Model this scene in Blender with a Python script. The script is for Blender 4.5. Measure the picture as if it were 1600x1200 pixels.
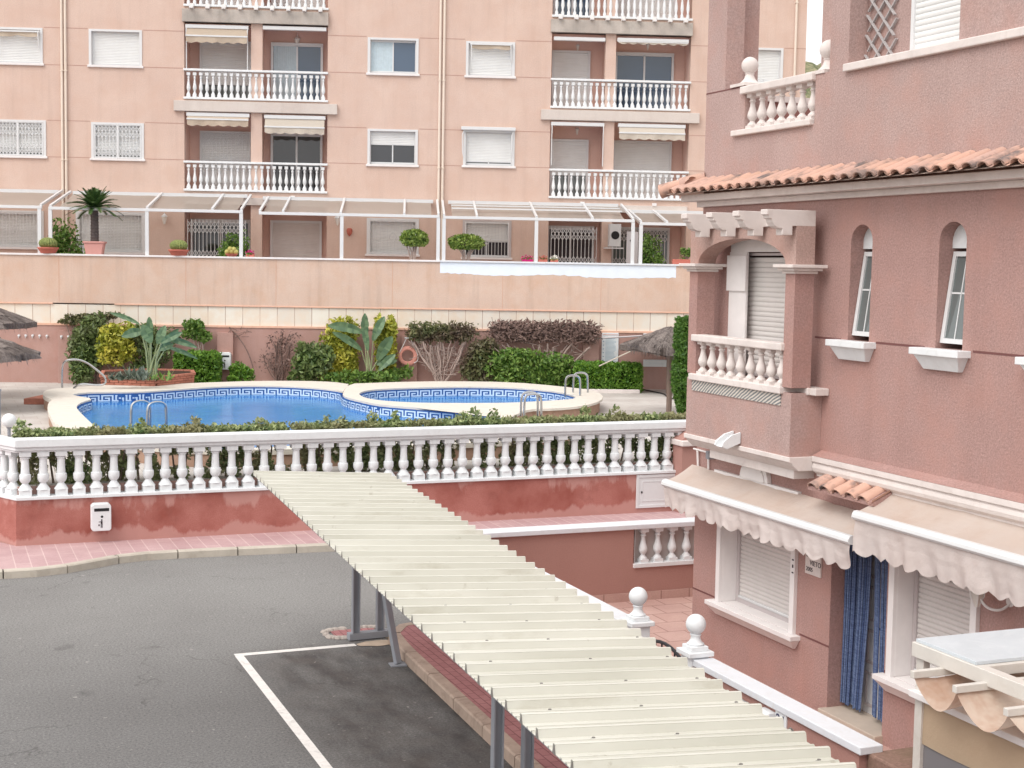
import bpy, bmesh, math, random
from math import sin, cos, pi, radians, sqrt, floor
from mathutils import Vector, Matrix, noise
sc = bpy.context.scene
for o in list(bpy.data.objects): bpy.data.objects.remove(o)
# ---------------------------------------------------------------- camera, sky, sun, exposure
# world axes: X to the right along the street wall, Y along the villa front, Z up (road = 0)
cam = bpy.data.objects.new('camera', bpy.data.cameras.new('camera'))
sc.collection.objects.link(cam); sc.camera = cam
cam.data.sensor_width = 36; cam.data.lens = 36*2258/1600
cam.data.clip_start = .1; cam.data.clip_end = 3000
cam.location = (0, 0, 5.0)
cam.rotation_euler = (Matrix.Rotation(-.3836, 4, 'Z') @ Matrix.Rotation(pi/2-.0818, 4, 'X') @ Matrix.Rotation(.0171, 4, 'Z')).to_euler()
world = bpy.data.worlds.new("World"); sc.world = world; world.use_nodes = True
wn = world.node_tree.nodes; wl = world.node_tree.links
for n in list(wn): wn.remove(n)
SUN_EL = 52; SUN_AZ = (-.92, -.50)
sky = wn.new('ShaderNodeTexSky'); sky.sky_type = 'NISHITA'; sky.sun_disc = False
sky.sun_elevation = radians(SUN_EL); sky.sun_rotation = math.atan2(SUN_AZ[0], SUN_AZ[1])
sky.air_density = 1.0; sky.dust_density = 6.0; sky.ozone_density = 1.0
hs = wn.new('ShaderNodeHueSaturation'); hs.inputs['Saturation'].default_value = .22
mxw = wn.new('ShaderNodeMix'); mxw.data_type = 'RGBA'; mxw.inputs[0].default_value = .55
mxw.inputs[7].default_value = (9.5, 9.3, 9.2, 1)      # even cloud cover
bg = wn.new('ShaderNodeBackground'); bg.inputs['Strength'].default_value = .11
wo = wn.new('ShaderNodeOutputWorld')
wl.new(sky.outputs[0], hs.inputs['Color']); wl.new(hs.outputs[0], mxw.inputs[6])
wl.new(mxw.outputs[2], bg.inputs['Color']); wl.new(bg.outputs[0], wo.inputs[0])
sl = bpy.data.lights.new('sun', 'SUN'); sl.energy = .58; sl.angle = radians(38); sl.color = (1, .95, .88)
so = bpy.data.objects.new('sun', sl); sc.collection.objects.link(so)
sd = Vector((SUN_AZ[0], SUN_AZ[1], 0)).normalized()*cos(radians(SUN_EL)) + Vector((0, 0, sin(radians(SUN_EL))))
so.rotation_euler = sd.to_track_quat('Z', 'Y').to_euler()
sc.view_settings.view_transform = 'Standard'; sc.view_settings.look = 'None'
sc.view_settings.gamma = 1; sc.view_settings.exposure = .755
# ---------------------------------------------------------------- materials
def srgb(r, g, b):
    f = lambda c: (c/255/12.92) if c/255 <= .04045 else ((c/255+.055)/1.055)**2.4
    return (f(r), f(g), f(b))
MATS = {}
class NT:
    def __init__(s, name):
        s.m = bpy.data.materials.new(name); s.m.use_nodes = True; s.t = s.m.node_tree
        s.t.nodes.clear(); MATS[name] = s.m
        s.out = s.n('ShaderNodeOutputMaterial'); s.b = s.n('ShaderNodeBsdfPrincipled')
        s.l(s.b.outputs[0], s.out.inputs[0])
        s.tc = s.n('ShaderNodeTexCoord').outputs['Object']
    def n(s, k, **kw):
        nd = s.t.nodes.new(k)
        for a, v in kw.items():
            if a in nd.inputs: nd.inputs[a].default_value = v
            else: setattr(nd, a, v)
        return nd
    def l(s, a, b): s.t.links.new(a, b)
    def noise(s, scale, detail=3, rough=.55, vec=None, dist=0):
        n = s.n('ShaderNodeTexNoise'); n.inputs['Scale'].default_value = scale
        n.inputs['Detail'].default_value = detail; n.inputs['Roughness'].default_value = rough
        n.inputs['Distortion'].default_value = dist
        s.l(vec or s.tc, n.inputs['Vector']); return n.outputs[0]
    def map(s, sx, sy, sz, loc=(0, 0, 0), rot=(0, 0, 0), vec=None):
        n = s.n('ShaderNodeMapping'); n.inputs['Scale'].default_value = (sx, sy, sz)
        n.inputs['Location'].default_value = loc; n.inputs['Rotation'].default_value = rot
        s.l(vec or s.tc, n.inputs[0]); return n.outputs[0]
    def ramp(s, fac, a, b, ca=(0, 0, 0), cb=(1, 1, 1)):
        n = s.n('ShaderNodeValToRGB'); e = n.color_ramp.elements
        e[0].position = a; e[1].position = b; e[0].color = (*ca, 1); e[1].color = (*cb, 1)
        s.l(fac, n.inputs[0]); return n.outputs[0]
    def mix(s, fac, a, b, mode='MIX'):
        n = s.n('ShaderNodeMix'); n.data_type = 'RGBA'; n.blend_type = mode
        for v, i in ((fac, 0), (a, 6), (b, 7)):
            if isinstance(v, (int, float)): n.inputs[i].default_value = v
            elif isinstance(v, tuple): n.inputs[i].default_value = (*v, 1)
            else: s.l(v, n.inputs[i])
        return n.outputs[2]
    def math(s, op, a, b=None, c=None):
        n = s.n('ShaderNodeMath'); n.operation = op
        for i, v in enumerate((a, b, c)):
            if v is None: continue
            if isinstance(v, (int, float)): n.inputs[i].default_value = v
            else: s.l(v, n.inputs[i])
        return n.outputs[0]
    def sep(s, vec=None):
        n = s.n('ShaderNodeSeparateXYZ'); s.l(vec or s.tc, n.inputs[0]); return n.outputs
    def color(s, c):
        if isinstance(c, tuple): s.b.inputs['Base Color'].default_value = (*c, 1)
        else: s.l(c, s.b.inputs['Base Color'])
    def bump(s, h, strength=.3, dist=.01):
        n = s.n('ShaderNodeBump'); n.inputs['Strength'].default_value = strength
        n.inputs['Distance'].default_value = dist
        s.l(h, n.inputs['Height']); s.l(n.outputs[0], s.b.inputs['Normal'])
    def set(s, rough=.8, spec=.3, metal=0):
        s.b.inputs['Roughness'].default_value = rough; s.b.inputs['Metallic'].default_value = metal
        s.b.inputs['Specular IOR Level'].default_value = spec
def sc3(c, k): return tuple(min(1, v*k) for v in c)
def stucco(name, c, v=.13, grain=60, big=.10, tint=None, streak=0.0, rough=.95, bump=.35):
    t = NT(name)
    col = t.mix(t.ramp(t.noise(grain, 2, .7), .3, .7), sc3(c, 1-v), sc3(c, 1+v))
    col = t.mix(t.math('MULTIPLY', t.ramp(t.noise(.7, 4, .6), .3, .75), 1.0), col, t.mix(1.0, col, sc3((1, .96, .95), 1-big*1.3), 'MULTIPLY'))
    if tint: col = t.mix(t.math('MULTIPLY', t.ramp(t.noise(1.6, 5, .65), .45, .7), .6), col, tint)
    if streak:
        st = t.noise(1.0, 5, .65, t.map(3.2, 3.2, .22))
        col = t.mix(t.math('MULTIPLY', t.ramp(st, .5, .78), streak), col, t.mix(1.0, col, (.62, .58, .56), 'MULTIPLY'))
    t.color(col); t.set(rough, .15); t.bump(t.noise(grain*1.2, 3, .7), bump, .012); return t.m
def plain(name, c, rough=.6, spec=.35, v=.05, scale=3, bump=0, metal=0, dirt=0, dirtc=(.35, .28, .22), island=0):
    t = NT(name)
    col = t.mix(t.ramp(t.noise(scale, 5, .6), .3, .7), sc3(c, 1-v), sc3(c, 1+v))
    if dirt: col = t.mix(t.math('MULTIPLY', t.ramp(t.noise(scale*1.7, 6, .7, None, 1.0), .5, .72), dirt), col, dirtc)
    if island:
        g = t.n('ShaderNodeNewGeometry'); col = t.mix(g.outputs['Random Per Island'], t.mix(1.0, col, sc3((1, 1, 1), 1-island), 'MULTIPLY'), col)
    t.color(col); t.set(rough, spec, metal)
    if bump: t.bump(t.noise(scale*12, 4, .6), bump, .01)
    return t.m
def leafmat(name, c1, c2, c3=None, rough=.45):
    t = NT(name); g = t.n('ShaderNodeNewGeometry')
    col = t.mix(g.outputs['Random Per Island'], c1, c2)
    if c3: col = t.mix(t.ramp(t.noise(1.4, 3, .6), .42, .62), col, c3)
    col = t.mix(t.ramp(t.noise(5, 3, .6), .35, .7), col, t.mix(1.0, col, (.7, .75, .7), 'MULTIPLY'))
    t.color(col); t.set(rough, .5)
    tr = t.n('ShaderNodeBsdfTranslucent'); t.l(col, tr.inputs[0]) if not isinstance(col, tuple) else None
    ms = t.n('ShaderNodeMixShader'); ms.inputs[0].default_value = .25
    t.l(t.b.outputs[0], ms.inputs[1]); t.l(tr.outputs[0], ms.inputs[2]); t.l(ms.outputs[0], t.out.inputs[0])
    return t.m
M = {}
M['salmon'] = stucco('salmon_stucco', srgb(214, 190, 177), .07, 30, .08, srgb(206, 176, 160), .22, bump=.25)
M['salmon_in'] = stucco('salmon_loggia_stucco', srgb(222, 190, 178), .05, 38, .08, bump=.2)
M['peach'] = stucco('peach_stucco', srgb(214, 190, 174), .07, 30, .08, srgb(204, 168, 144), .40, bump=.2)
M['rosewall'] = stucco('rose_garden_stucco', srgb(186, 152, 143), .06, 35, .12, srgb(176, 136, 124), .20)
M['villa'] = stucco('mauve_pink_stucco', srgb(178, 146, 140), .18, 48, .12, srgb(182, 140, 130), .22, bump=.6)
M['villa_up'] = stucco('faded_mauve_stucco', srgb(184, 160, 155), .17, 48, .12, srgb(186, 148, 138), .20, bump=.6)
M['villa_arch'] = stucco('rain_streaked_mauve_stucco', srgb(184, 158, 150), .16, 48, .12, srgb(178, 138, 126), .2, .85, bump=.5)
M['villa_soft'] = stucco('terracotta_terrace_stucco', srgb(176, 136, 127), .06, 60, .08)
M['concrete'] = stucco('weathered_concrete', srgb(196, 188, 180), .06, 30, .18, srgb(150, 146, 140), .5)
M['band'] = stucco('cream_band_stone', srgb(212, 203, 196), .04, 30, .10, None, .2)
M['caststone'] = plain('cream_cast_stone', srgb(220, 211, 207), .8, .2, .07, 2.5, .15, dirt=.30, dirtc=srgb(176, 162, 154))
M['whitestone'] = plain('white_cast_stone', srgb(226, 229, 231), .65, .3, .04, 4, .08, dirt=.22, dirtc=srgb(186, 180, 174))
M['coping'] = plain('white_marble_coping', srgb(220, 223, 228), .5, .4, .03, 6, 0, dirt=.35, dirtc=srgb(205, 198, 190))
M['trim'] = plain('white_painted_trim', srgb(228, 224, 223), .7, .25, .04, 5)
M['alu'] = plain('white_lacquered_metal', srgb(216, 217, 218), .4, .45, .02, 5)
M['alucream'] = plain('cream_weathered_metal', srgb(208, 203, 196), .5, .4, .05, 4, 0, dirt=.3, dirtc=srgb(182, 170, 156))
M['alugrey'] = plain('grey_lacquered_metal', srgb(190, 182, 182), .5, .4, .03, 5)
M['shutter'] = plain('pale_grey_shutter_slats', srgb(228, 229, 228), .5, .35, .05, 1.5)
M['shutter_warm'] = plain('aged_warm_shutter_slats', srgb(212, 207, 204), .6, .3, .07, 1.5)
M['curtain'] = plain('pale_curtain_cloth', srgb(190, 205, 212), .9, .1, .06, 9)
M['pipe'] = plain('cream_drain_pipe', srgb(226, 212, 198), .5, .3, .03, 3)
M['lattice'] = plain('grey_trellis_wood', srgb(178, 174, 174), .8, .2, .06, 6)
M['black'] = plain('black_painted_iron', srgb(38, 38, 42), .4, .4)
M['dark'] = plain('dark_slot', (.02, .02, .022), .6, .3)
M['ink'] = plain('dark_lettering', srgb(60, 50, 56), .7, .2)
M['blueink'] = plain('blue_glaze', srgb(44, 46, 84), .3, .5)
M['steel'] = plain('stainless_tube', (.50, .51, .52), .22, .5, .02, 4, metal=1)
M['postgrey'] = plain('grey_painted_steel', srgb(146, 149, 156), .5, .4, .05, 4)
M['terracotta'] = plain('terracotta_pot_clay', srgb(190, 112, 98), .8, .2, .07, 8)
M['pinkpot'] = plain('pink_plastic_pot', srgb(205, 150, 142), .6, .3, .04, 6)
M['soil'] = plain('potting_soil', (.06, .04, .03), .95, .1, .3, 20)
M['bark'] = plain('grey_brown_bark', srgb(130, 115, 105), .95, .1, .25, 12, .6)
M['barepale'] = plain('bare_pale_stem', srgb(168, 150, 142), .9, .1, .15, 10, .3)
M['twig'] = plain('dry_mauve_twigs', srgb(150, 126, 118), .95, .1, .25, 10, island=.5)
M['palmbark'] = plain('dark_palm_trunk', srgb(92, 84, 82), .95, .1, .3, 25, .8)
M['brick'] = plain('terracotta_brick', srgb(186, 124, 106), .85, .2, .14, 9, .3, island=.25)
M['mortar'] = plain('pale_mortar', srgb(200, 180, 168), .9, .1)
M['screw'] = plain('grey_roof_screw', (.16, .15, .14), .5, .4)
M['lampglass'] = plain('frosted_lamp_glass', srgb(225, 222, 215), .3, .5)
M['buoy'] = plain('faded_coral_ring', srgb(214, 150, 136), .7, .3, .08, 8)
M['magenta'] = plain('magenta_petals', srgb(190, 40, 110), .7, .2, .2, 20)
M['leafD'] = leafmat('dark_glossy_leaves', (.04, .09, .025), (.27, .36, .11), (.20, .24, .10))
M['leafM'] = leafmat('mid_green_leaves', (.07, .17, .025), (.28, .42, .09))
M['leafY'] = leafmat('yellow_variegated_leaves', (.30, .32, .03), (.92, .82, .15), (.36, .40, .05))
M['leafH'] = leafmat('clipped_hedge_leaves', (.055, .17, .015), (.24, .42, .05))
M['leafG'] = leafmat('street_hedge_leaves', (.09, .16, .05), (.52, .58, .28), (.34, .32, .17))
M['leafC'] = leafmat('cypress_scales', (.05, .14, .02), (.16, .30, .05))
M['leafT'] = leafmat('topiary_leaves', (.10, .19, .03), (.42, .52, .12))
M['palmleaf'] = leafmat('dark_cycad_leaflets', (.035, .09, .025), (.12, .20, .06))
M['banana'] = leafmat('bird_of_paradise_leaf', (.09, .17, .09), (.20, .31, .16))
M['stalk'] = plain('pale_leaf_stalk', srgb(150, 160, 120), .6, .3)
M['drygrass'] = leafmat('olive_creeper_leaves', (.08, .11, .04), (.28, .28, .12), (.16, .11, .08))
M['agave'] = leafmat('grey_green_succulent', (.13, .17, .13), (.28, .32, .26))
# asphalt
t = NT('asphalt'); nz = t.math('ADD', t.math('MULTIPLY', t.noise(34, 3, .85), .6), t.math('MULTIPLY', t.noise(110, 2, .8), .4))
c = t.mix(t.ramp(nz, .36, .66), srgb(96, 95, 94), srgb(170, 168, 165))
vo = t.n('ShaderNodeTexVoronoi'); vo.feature = 'DISTANCE_TO_EDGE'; vo.inputs['Scale'].default_value = .42; wv = t.n('ShaderNodeVectorMath'); wv.operation = 'ADD'; nc = t.n('ShaderNodeTexNoise'); nc.inputs['Scale'].default_value = 3.0; t.l(t.tc, nc.inputs['Vector']); t.l(t.tc, wv.inputs[0]); sv = t.n('ShaderNodeVectorMath'); sv.operation = 'SCALE'; sv.inputs['Scale'].default_value = .55; t.l(nc.outputs[1], sv.inputs[0]); t.l(sv.outputs[0], wv.inputs[1]); t.l(wv.outputs[0], vo.inputs['Vector'])
crk = t.math('MULTIPLY', t.ramp(vo.outputs[0], .0, .006, (1, 1, 1), (0, 0, 0)), t.ramp(t.noise(.5, 3), .50, .60)); c = t.mix(t.math('MULTIPLY', crk, .55), c, srgb(80, 76, 74))
c = t.mix(t.math('MULTIPLY', t.ramp(t.noise(1.9, 3, .5, t.map(1, 1, 1, (4, 9, 0))), .66, .74), .35), c, srgb(84, 80, 80))
c = t.mix(t.ramp(t.noise(.35, 5, .6), .35, .7), c, t.mix(1.0, c, (.84, .83, .83), 'MULTIPLY'))
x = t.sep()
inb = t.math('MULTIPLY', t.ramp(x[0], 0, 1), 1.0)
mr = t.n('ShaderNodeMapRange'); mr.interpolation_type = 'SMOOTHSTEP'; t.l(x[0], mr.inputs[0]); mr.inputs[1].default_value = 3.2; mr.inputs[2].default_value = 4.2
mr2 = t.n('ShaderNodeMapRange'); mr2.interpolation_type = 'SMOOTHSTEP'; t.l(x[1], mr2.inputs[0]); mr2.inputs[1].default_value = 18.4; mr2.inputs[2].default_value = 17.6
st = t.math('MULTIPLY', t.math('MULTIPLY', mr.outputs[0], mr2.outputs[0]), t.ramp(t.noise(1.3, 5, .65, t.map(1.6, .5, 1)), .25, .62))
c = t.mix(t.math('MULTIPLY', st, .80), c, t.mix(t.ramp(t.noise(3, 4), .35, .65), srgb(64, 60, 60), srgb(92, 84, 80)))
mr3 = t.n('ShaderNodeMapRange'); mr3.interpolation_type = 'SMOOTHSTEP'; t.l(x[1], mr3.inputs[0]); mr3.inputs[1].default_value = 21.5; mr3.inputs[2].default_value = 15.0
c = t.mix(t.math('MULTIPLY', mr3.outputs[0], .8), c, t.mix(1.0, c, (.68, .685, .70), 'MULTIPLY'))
sp = t.ramp(t.noise(9, 2, .5), .70, .74); c = t.mix(t.math('MULTIPLY', sp, .35), c, srgb(190, 184, 178))
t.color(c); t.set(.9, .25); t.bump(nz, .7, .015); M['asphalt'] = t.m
# ground beyond
M['earth'] = plain('dry_earth', srgb(165, 150, 130), .95, .1, .15, .2)
t = NT('far_hill'); c = t.mix(t.ramp(t.noise(.35, 6, .75), .4, .6), srgb(92, 100, 74), srgb(152, 146, 118)); t.color(c); t.set(1, .05); M['hill'] = t.m
# pink pavers
def paver(name, c1, c2, mortar, bw, bh, rot=0, ms=.012, bump=.4):
    t = NT(name); b = t.n('ShaderNodeTexBrick'); b.offset = .5
    b.inputs['Scale'].default_value = 1; b.inputs['Brick Width'].default_value = bw; b.inputs['Row Height'].default_value = bh
    b.inputs['Mortar Size'].default_value = ms; b.inputs['Mortar Smooth'].default_value = .2
    b.inputs['Color1'].default_value = (*c1, 1); b.inputs['Color2'].default_value = (*c2, 1); b.inputs['Mortar'].default_value = (*mortar, 1)
    t.l(t.map(1, 1, 1, rot=(0, 0, rot)), b.inputs['Vector'])
    c = t.mix(t.ramp(t.noise(1.1, 5, .7), .35, .7), b.outputs[0], t.mix(1.0, b.outputs[0], (.82, .78, .78), 'MULTIPLY'))
    c = t.mix(t.ramp(t.noise(60, 2, .7), .3, .7), c, t.mix(1.0, c, (.86, .86, .86), 'MULTIPLY'))
    t.color(c); t.set(.88, .2); t.bump(b.outputs[1], -bump, .01); return t.m
M['paver'] = paver('pink_concrete_pavers', srgb(203, 173, 173), srgb(196, 164, 165), srgb(218, 194, 192), 1.2, .24, pi/2, .009)
M['paverR'] = paver('old_red_pavers', srgb(184, 132, 131), srgb(174, 122, 122), srgb(140, 94, 94), .20, .10, pi/2, .007)
M['terrtile'] = paver('terracotta_floor_tiles', srgb(206, 174, 164), srgb(200, 166, 156), srgb(166, 132, 124), .45, .45, 0, .01)
M['decktile'] = paver('beige_deck_paving', srgb(208, 204, 198), srgb(202, 196, 190), srgb(188, 180, 172), .6, .6, 0, .008, .1)
M['marble'] = None
t = NT('cream_marble_slabs'); b = t.n('ShaderNodeTexBrick'); b.offset = 0
b.inputs['Scale'].default_value = 1; b.inputs['Brick Width'].default_value = .54; b.inputs['Row Height'].default_value = 3
b.inputs['Mortar Size'].default_value = .012
b.inputs['Color1'].default_value = (*srgb(232, 226, 214), 1); b.inputs['Color2'].default_value = (*srgb(222, 214, 202), 1); b.inputs['Mortar'].default_value = (*srgb(176, 152, 138), 1)
cx = t.n('ShaderNodeCombineXYZ'); sx = t.sep(); t.l(sx[0], cx.inputs[0]); t.l(sx[2], cx.inputs[1]); t.l(cx.outputs[0], b.inputs['Vector'])
c = t.mix(t.ramp(t.noise(1.2, 5, .7), .42, .72), b.outputs[0], srgb(226, 206, 184)); t.color(c); t.set(.5, .35); M['marble'] = t.m
# stained red street wall
t = NT('water_stained_red_stucco'); x = t.sep()
n1 = t.math('ADD', t.math('MULTIPLY', t.noise(1.0, 6, .62, t.map(2.3, 2.3, .7)), .62), t.math('MULTIPLY', t.noise(.8, 4, .6, t.map(1, 1, .9)), .60)); n2 = t.noise(1.3, 5, .6)
zt = t.math('MULTIPLY', x[2], 1/.77)
top = t.math('MULTIPLY', t.math('MAXIMUM', t.math('SUBTRACT', zt, .5), 0), .30)
low = t.math('MULTIPLY', t.math('MAXIMUM', t.math('SUBTRACT', .40, zt), 0), .75)
f1 = t.math('ADD', n1, t.math('ADD', top, t.math('MULTIPLY', low, 1)))
pale = t.ramp(f1, .735, .79)
c = t.mix(t.ramp(t.noise(55, 2, .7), .3, .7), srgb(166, 106, 97), srgb(184, 125, 116))
c = t.mix(t.ramp(n2, .4, .7), c, srgb(150, 86, 76))
c = t.mix(t.math('MULTIPLY', t.ramp(t.noise(1.6, 6, .7, t.map(1, 1, 1, (2, 2, 8))), .56, .62), .30), c, srgb(140, 88, 80)); c = t.mix(t.math('MULTIPLY', pale, .66), c, srgb(196, 154, 146)); t.color(c); t.set(.9, .2); t.bump(t.noise(70, 3, .7), .3, .01); M['redwall'] = t.m
M['kerb'] = plain('concrete_kerb', srgb(190, 182, 170), .9, .15, .1, 3, .3, dirt=.3, dirtc=srgb(150, 132, 116))
M['kerbR'] = plain('rusty_concrete_kerb', srgb(176, 156, 142), .9, .15, .14, 3, .3, dirt=.5, dirtc=srgb(120, 102, 92))
M['paint'] = plain('worn_white_road_paint', srgb(226, 222, 218), .8, .2, .05, 6, 0, dirt=.45, dirtc=srgb(150, 146, 142))
M['patch'] = plain('pale_blue_white_primer', srgb(228, 236, 246), .8, .2, .03, 3)
M['tan'] = plain('tan_mortar_patch', srgb(190, 172, 154), .95, .1, .14, 7, .5)
M['rim'] = plain('broken_concrete_rim', srgb(186, 176, 168), .95, .1, .2, 12, .8)
M['roofsheet'] = plain('cream_lacquered_sheet', srgb(208, 206, 193), .45, .3, .02, 1.2)
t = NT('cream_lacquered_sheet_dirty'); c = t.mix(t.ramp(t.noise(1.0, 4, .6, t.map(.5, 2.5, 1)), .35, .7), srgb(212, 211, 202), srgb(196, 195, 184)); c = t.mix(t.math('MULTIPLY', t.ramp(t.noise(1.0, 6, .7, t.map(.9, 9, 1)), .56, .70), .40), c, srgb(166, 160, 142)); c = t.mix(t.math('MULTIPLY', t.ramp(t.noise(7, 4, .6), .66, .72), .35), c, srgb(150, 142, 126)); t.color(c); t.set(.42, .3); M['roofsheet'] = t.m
M['roofedge'] = plain('rib_end_shade', srgb(120, 116, 112), .5, .4)
# roof tiles
t = NT('weathered_clay_tile'); g = t.n('ShaderNodeNewGeometry')
c = t.mix(g.outputs['Random Per Island'], srgb(208, 168, 150), srgb(192, 160, 148))
c = t.mix(t.ramp(t.noise(2.6, 5, .62), .50, .62), c, srgb(118, 108, 106))
c = t.mix(t.ramp(t.noise(3, 4, .6, t.map(1, 1, 1, (7, 3, 1))), .45, .75), c, srgb(196, 160, 142)); t.color(c); t.set(.9, .15); t.bump(t.noise(40, 4, .7), .4, .01); M['tile'] = t.m
# fabrics
def fabric(name, c, dirtc, amt, rough=.9, tl=.25):
    t = NT(name); col = t.mix(t.ramp(t.noise(1.6, 4, .6), .35, .75), c, t.mix(.6*amt, c, dirtc))
    col = t.mix(t.math('MULTIPLY', t.ramp(t.noise(1.1, 5, .7, t.map(1, 1, 1, (3, 5, 2))), .5, .78), amt), col, dirtc)
    t.color(col); t.set(rough, .12); t.bump(t.noise(9, 4, .6), .35, .03)
    tr = t.n('ShaderNodeBsdfTranslucent'); t.l(col, tr.inputs[0]); ms = t.n('ShaderNodeMixShader'); ms.inputs[0].default_value = tl
    t.l(t.b.outputs[0], ms.inputs[1]); t.l(tr.outputs[0], ms.inputs[2]); t.l(ms.outputs[0], t.out.inputs[0]); return t.m
M['awntop'] = fabric('sun_bleached_awning_cloth', srgb(210, 197, 188), srgb(192, 160, 138), .5)
M['awnval'] = fabric('pinkish_valance_cloth', srgb(222, 212, 208), srgb(198, 178, 170), .5)
M['awncream'] = fabric('cream_awning_cloth', srgb(214, 205, 192), srgb(196, 184, 168), .3)
M['awnbeige'] = fabric('beige_awning_cloth', srgb(205, 190, 172), srgb(180, 160, 140), .3)
M['canopy'] = fabric('beige_canopy_cloth', srgb(220, 212, 202), srgb(204, 194, 180), .3, tl=.6)
mt = M['canopy']; nt = mt.node_tree; tp = nt.nodes.new('ShaderNodeBsdfTransparent'); ms = nt.nodes.new('ShaderNodeMixShader'); ms.inputs[0].default_value = .22   # part transparency added so more light gets through the cloth
outs = [n for n in nt.nodes if n.type == 'OUTPUT_MATERIAL'][0]; src_ = outs.inputs[0].links[0].from_socket; nt.links.new(src_, ms.inputs[1]); nt.links.new(tp.outputs[0], ms.inputs[2]); nt.links.new(ms.outputs[0], outs.inputs[0])
M['awnrust'] = fabric('rust_stained_canopy_cloth', srgb(226, 214, 200), srgb(176, 118, 82), 1.1)
M['fascia'] = fabric('tan_side_screen_cloth', srgb(204, 182, 156), srgb(180, 150, 122), .4)
M['panel'] = plain('scuffed_translucent_panel', srgb(196, 203, 208), .45, .4, .05, 3, 0, dirt=.25, dirtc=srgb(232, 236, 238))
# bead curtain
t = NT('blue_bead_strands'); g = t.n('ShaderNodeNewGeometry')
c = t.mix(g.outputs['Random Per Island'], srgb(78, 100, 142), srgb(124, 144, 180)); w = t.noise(60, 1, .5, t.map(.2, .2, 1.6))
c = t.mix(t.ramp(w, .4, .6), c, t.mix(1.0, c, (.55, .58, .66), 'MULTIPLY')); t.color(c); t.set(.5, .4); M['bead'] = t.m
# glass
def glass(name, c, rough=.04):
    t = NT(name); t.color(c); t.set(rough, .9); t.b.inputs['IOR'].default_value = 1.5
    t.bump(t.noise(.8, 2, .5), .04, .05); return t.m
M['glassdark'] = glass('dark_window_glass', (.035, .038, .045))
M['glassblue'] = glass('blue_grey_window_glass', (.06, .10, .16))
M['glassgrey'] = glass('grey_window_glass', (.13, .15, .15))
M['smoke'] = glass('smoky_side_glass', (.20, .19, .20), .2)
# pool
t = NT('pool_water'); fr = t.n('ShaderNodeFresnel'); fr.inputs[0].default_value = 1.12
bp = t.n('ShaderNodeBump'); bp.inputs['Strength'].default_value = .28; bp.inputs['Distance'].default_value = .03
t.l(t.noise(2.6, 3, .5, t.map(1, 1.6, 1)), bp.inputs['Height']); t.l(bp.outputs[0], fr.inputs['Normal'])
cw = t.mix(t.ramp(t.noise(1.1, 4, .6, t.map(1, 2.2, 1)), .35, .7), srgb(58, 146, 232), srgb(104, 178, 242)); t.color(cw); t.set(.08, .35); t.b.inputs['IOR'].default_value = 1.22; t.l(bp.outputs[0], t.b.inputs['Normal'])
trn = t.n('ShaderNodeBsdfTransparent'); trn.inputs[0].default_value = (.60, .84, 1, 1)
ms = t.n('ShaderNodeMixShader'); ms.inputs[0].default_value = .36; t.l(t.b.outputs[0], ms.inputs[1]); t.l(trn.outputs[0], ms.inputs[2]); t.l(ms.outputs[0], t.out.inputs[0]); M['water'] = t.m
M['basin'] = paver('blue_mosaic_basin', srgb(30, 118, 224), srgb(22, 104, 214), srgb(70, 142, 228), .12, .12, 0, .006, .05)
M['keyblue'] = plain('dark_blue_key_tile', srgb(52, 92, 150), .25, .5, .15, 8)
M['keywhite'] = plain('white_key_tile', srgb(206, 222, 236), .25, .5)
M['poolcop'] = plain('cream_pool_coping_stone', srgb(214, 208, 198), .8, .2, .05, 3, .1, dirt=.35, dirtc=srgb(200, 178, 160))
M['poolwall'] = plain('brown_pool_side_brick', srgb(168, 138, 120), .85, .2, .15, 6, .4)
# thatch
t = NT('weathered_thatch'); g = t.n('ShaderNodeNewGeometry')
c = t.mix(g.outputs['Random Per Island'], srgb(112, 104, 102), srgb(158, 148, 142)); c = t.mix(t.ramp(t.noise(30, 3, .7, t.map(1, 1, .3)), .35, .65), c, t.mix(1.0, c, (.6, .58, .58), 'MULTIPLY'))
t.color(c); t.set(1, .05); t.bump(t.noise(45, 4, .7), .8, .03); M['thatch'] = t.m
t = NT('painted_frieze_tile'); v = t.n('ShaderNodeTexWave'); v.wave_type = 'RINGS'; v.inputs['Scale'].default_value = 7; v.inputs['Distortion'].default_value = 2.5; t.l(t.map(1, 1, 1.4), v.inputs[0])
c = t.mix(t.ramp(v.outputs[1], .45, .55), srgb(206, 200, 190), srgb(112, 116, 120)); t.color(c); t.set(.35, .5); M['frieze'] = t.m
# cactus
t = NT('ribbed_cactus_skin'); c = t.mix(t.ramp(t.noise(30, 3), .3, .7), srgb(86, 102, 58), srgb(150, 156, 96)); t.color(c); t.set(.8, .2); M['cactus'] = t.m
M['moss'] = stucco('mossy_dirty_render', srgb(150, 122, 110), .16, 30, .2, srgb(104, 92, 70), .4)
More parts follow.
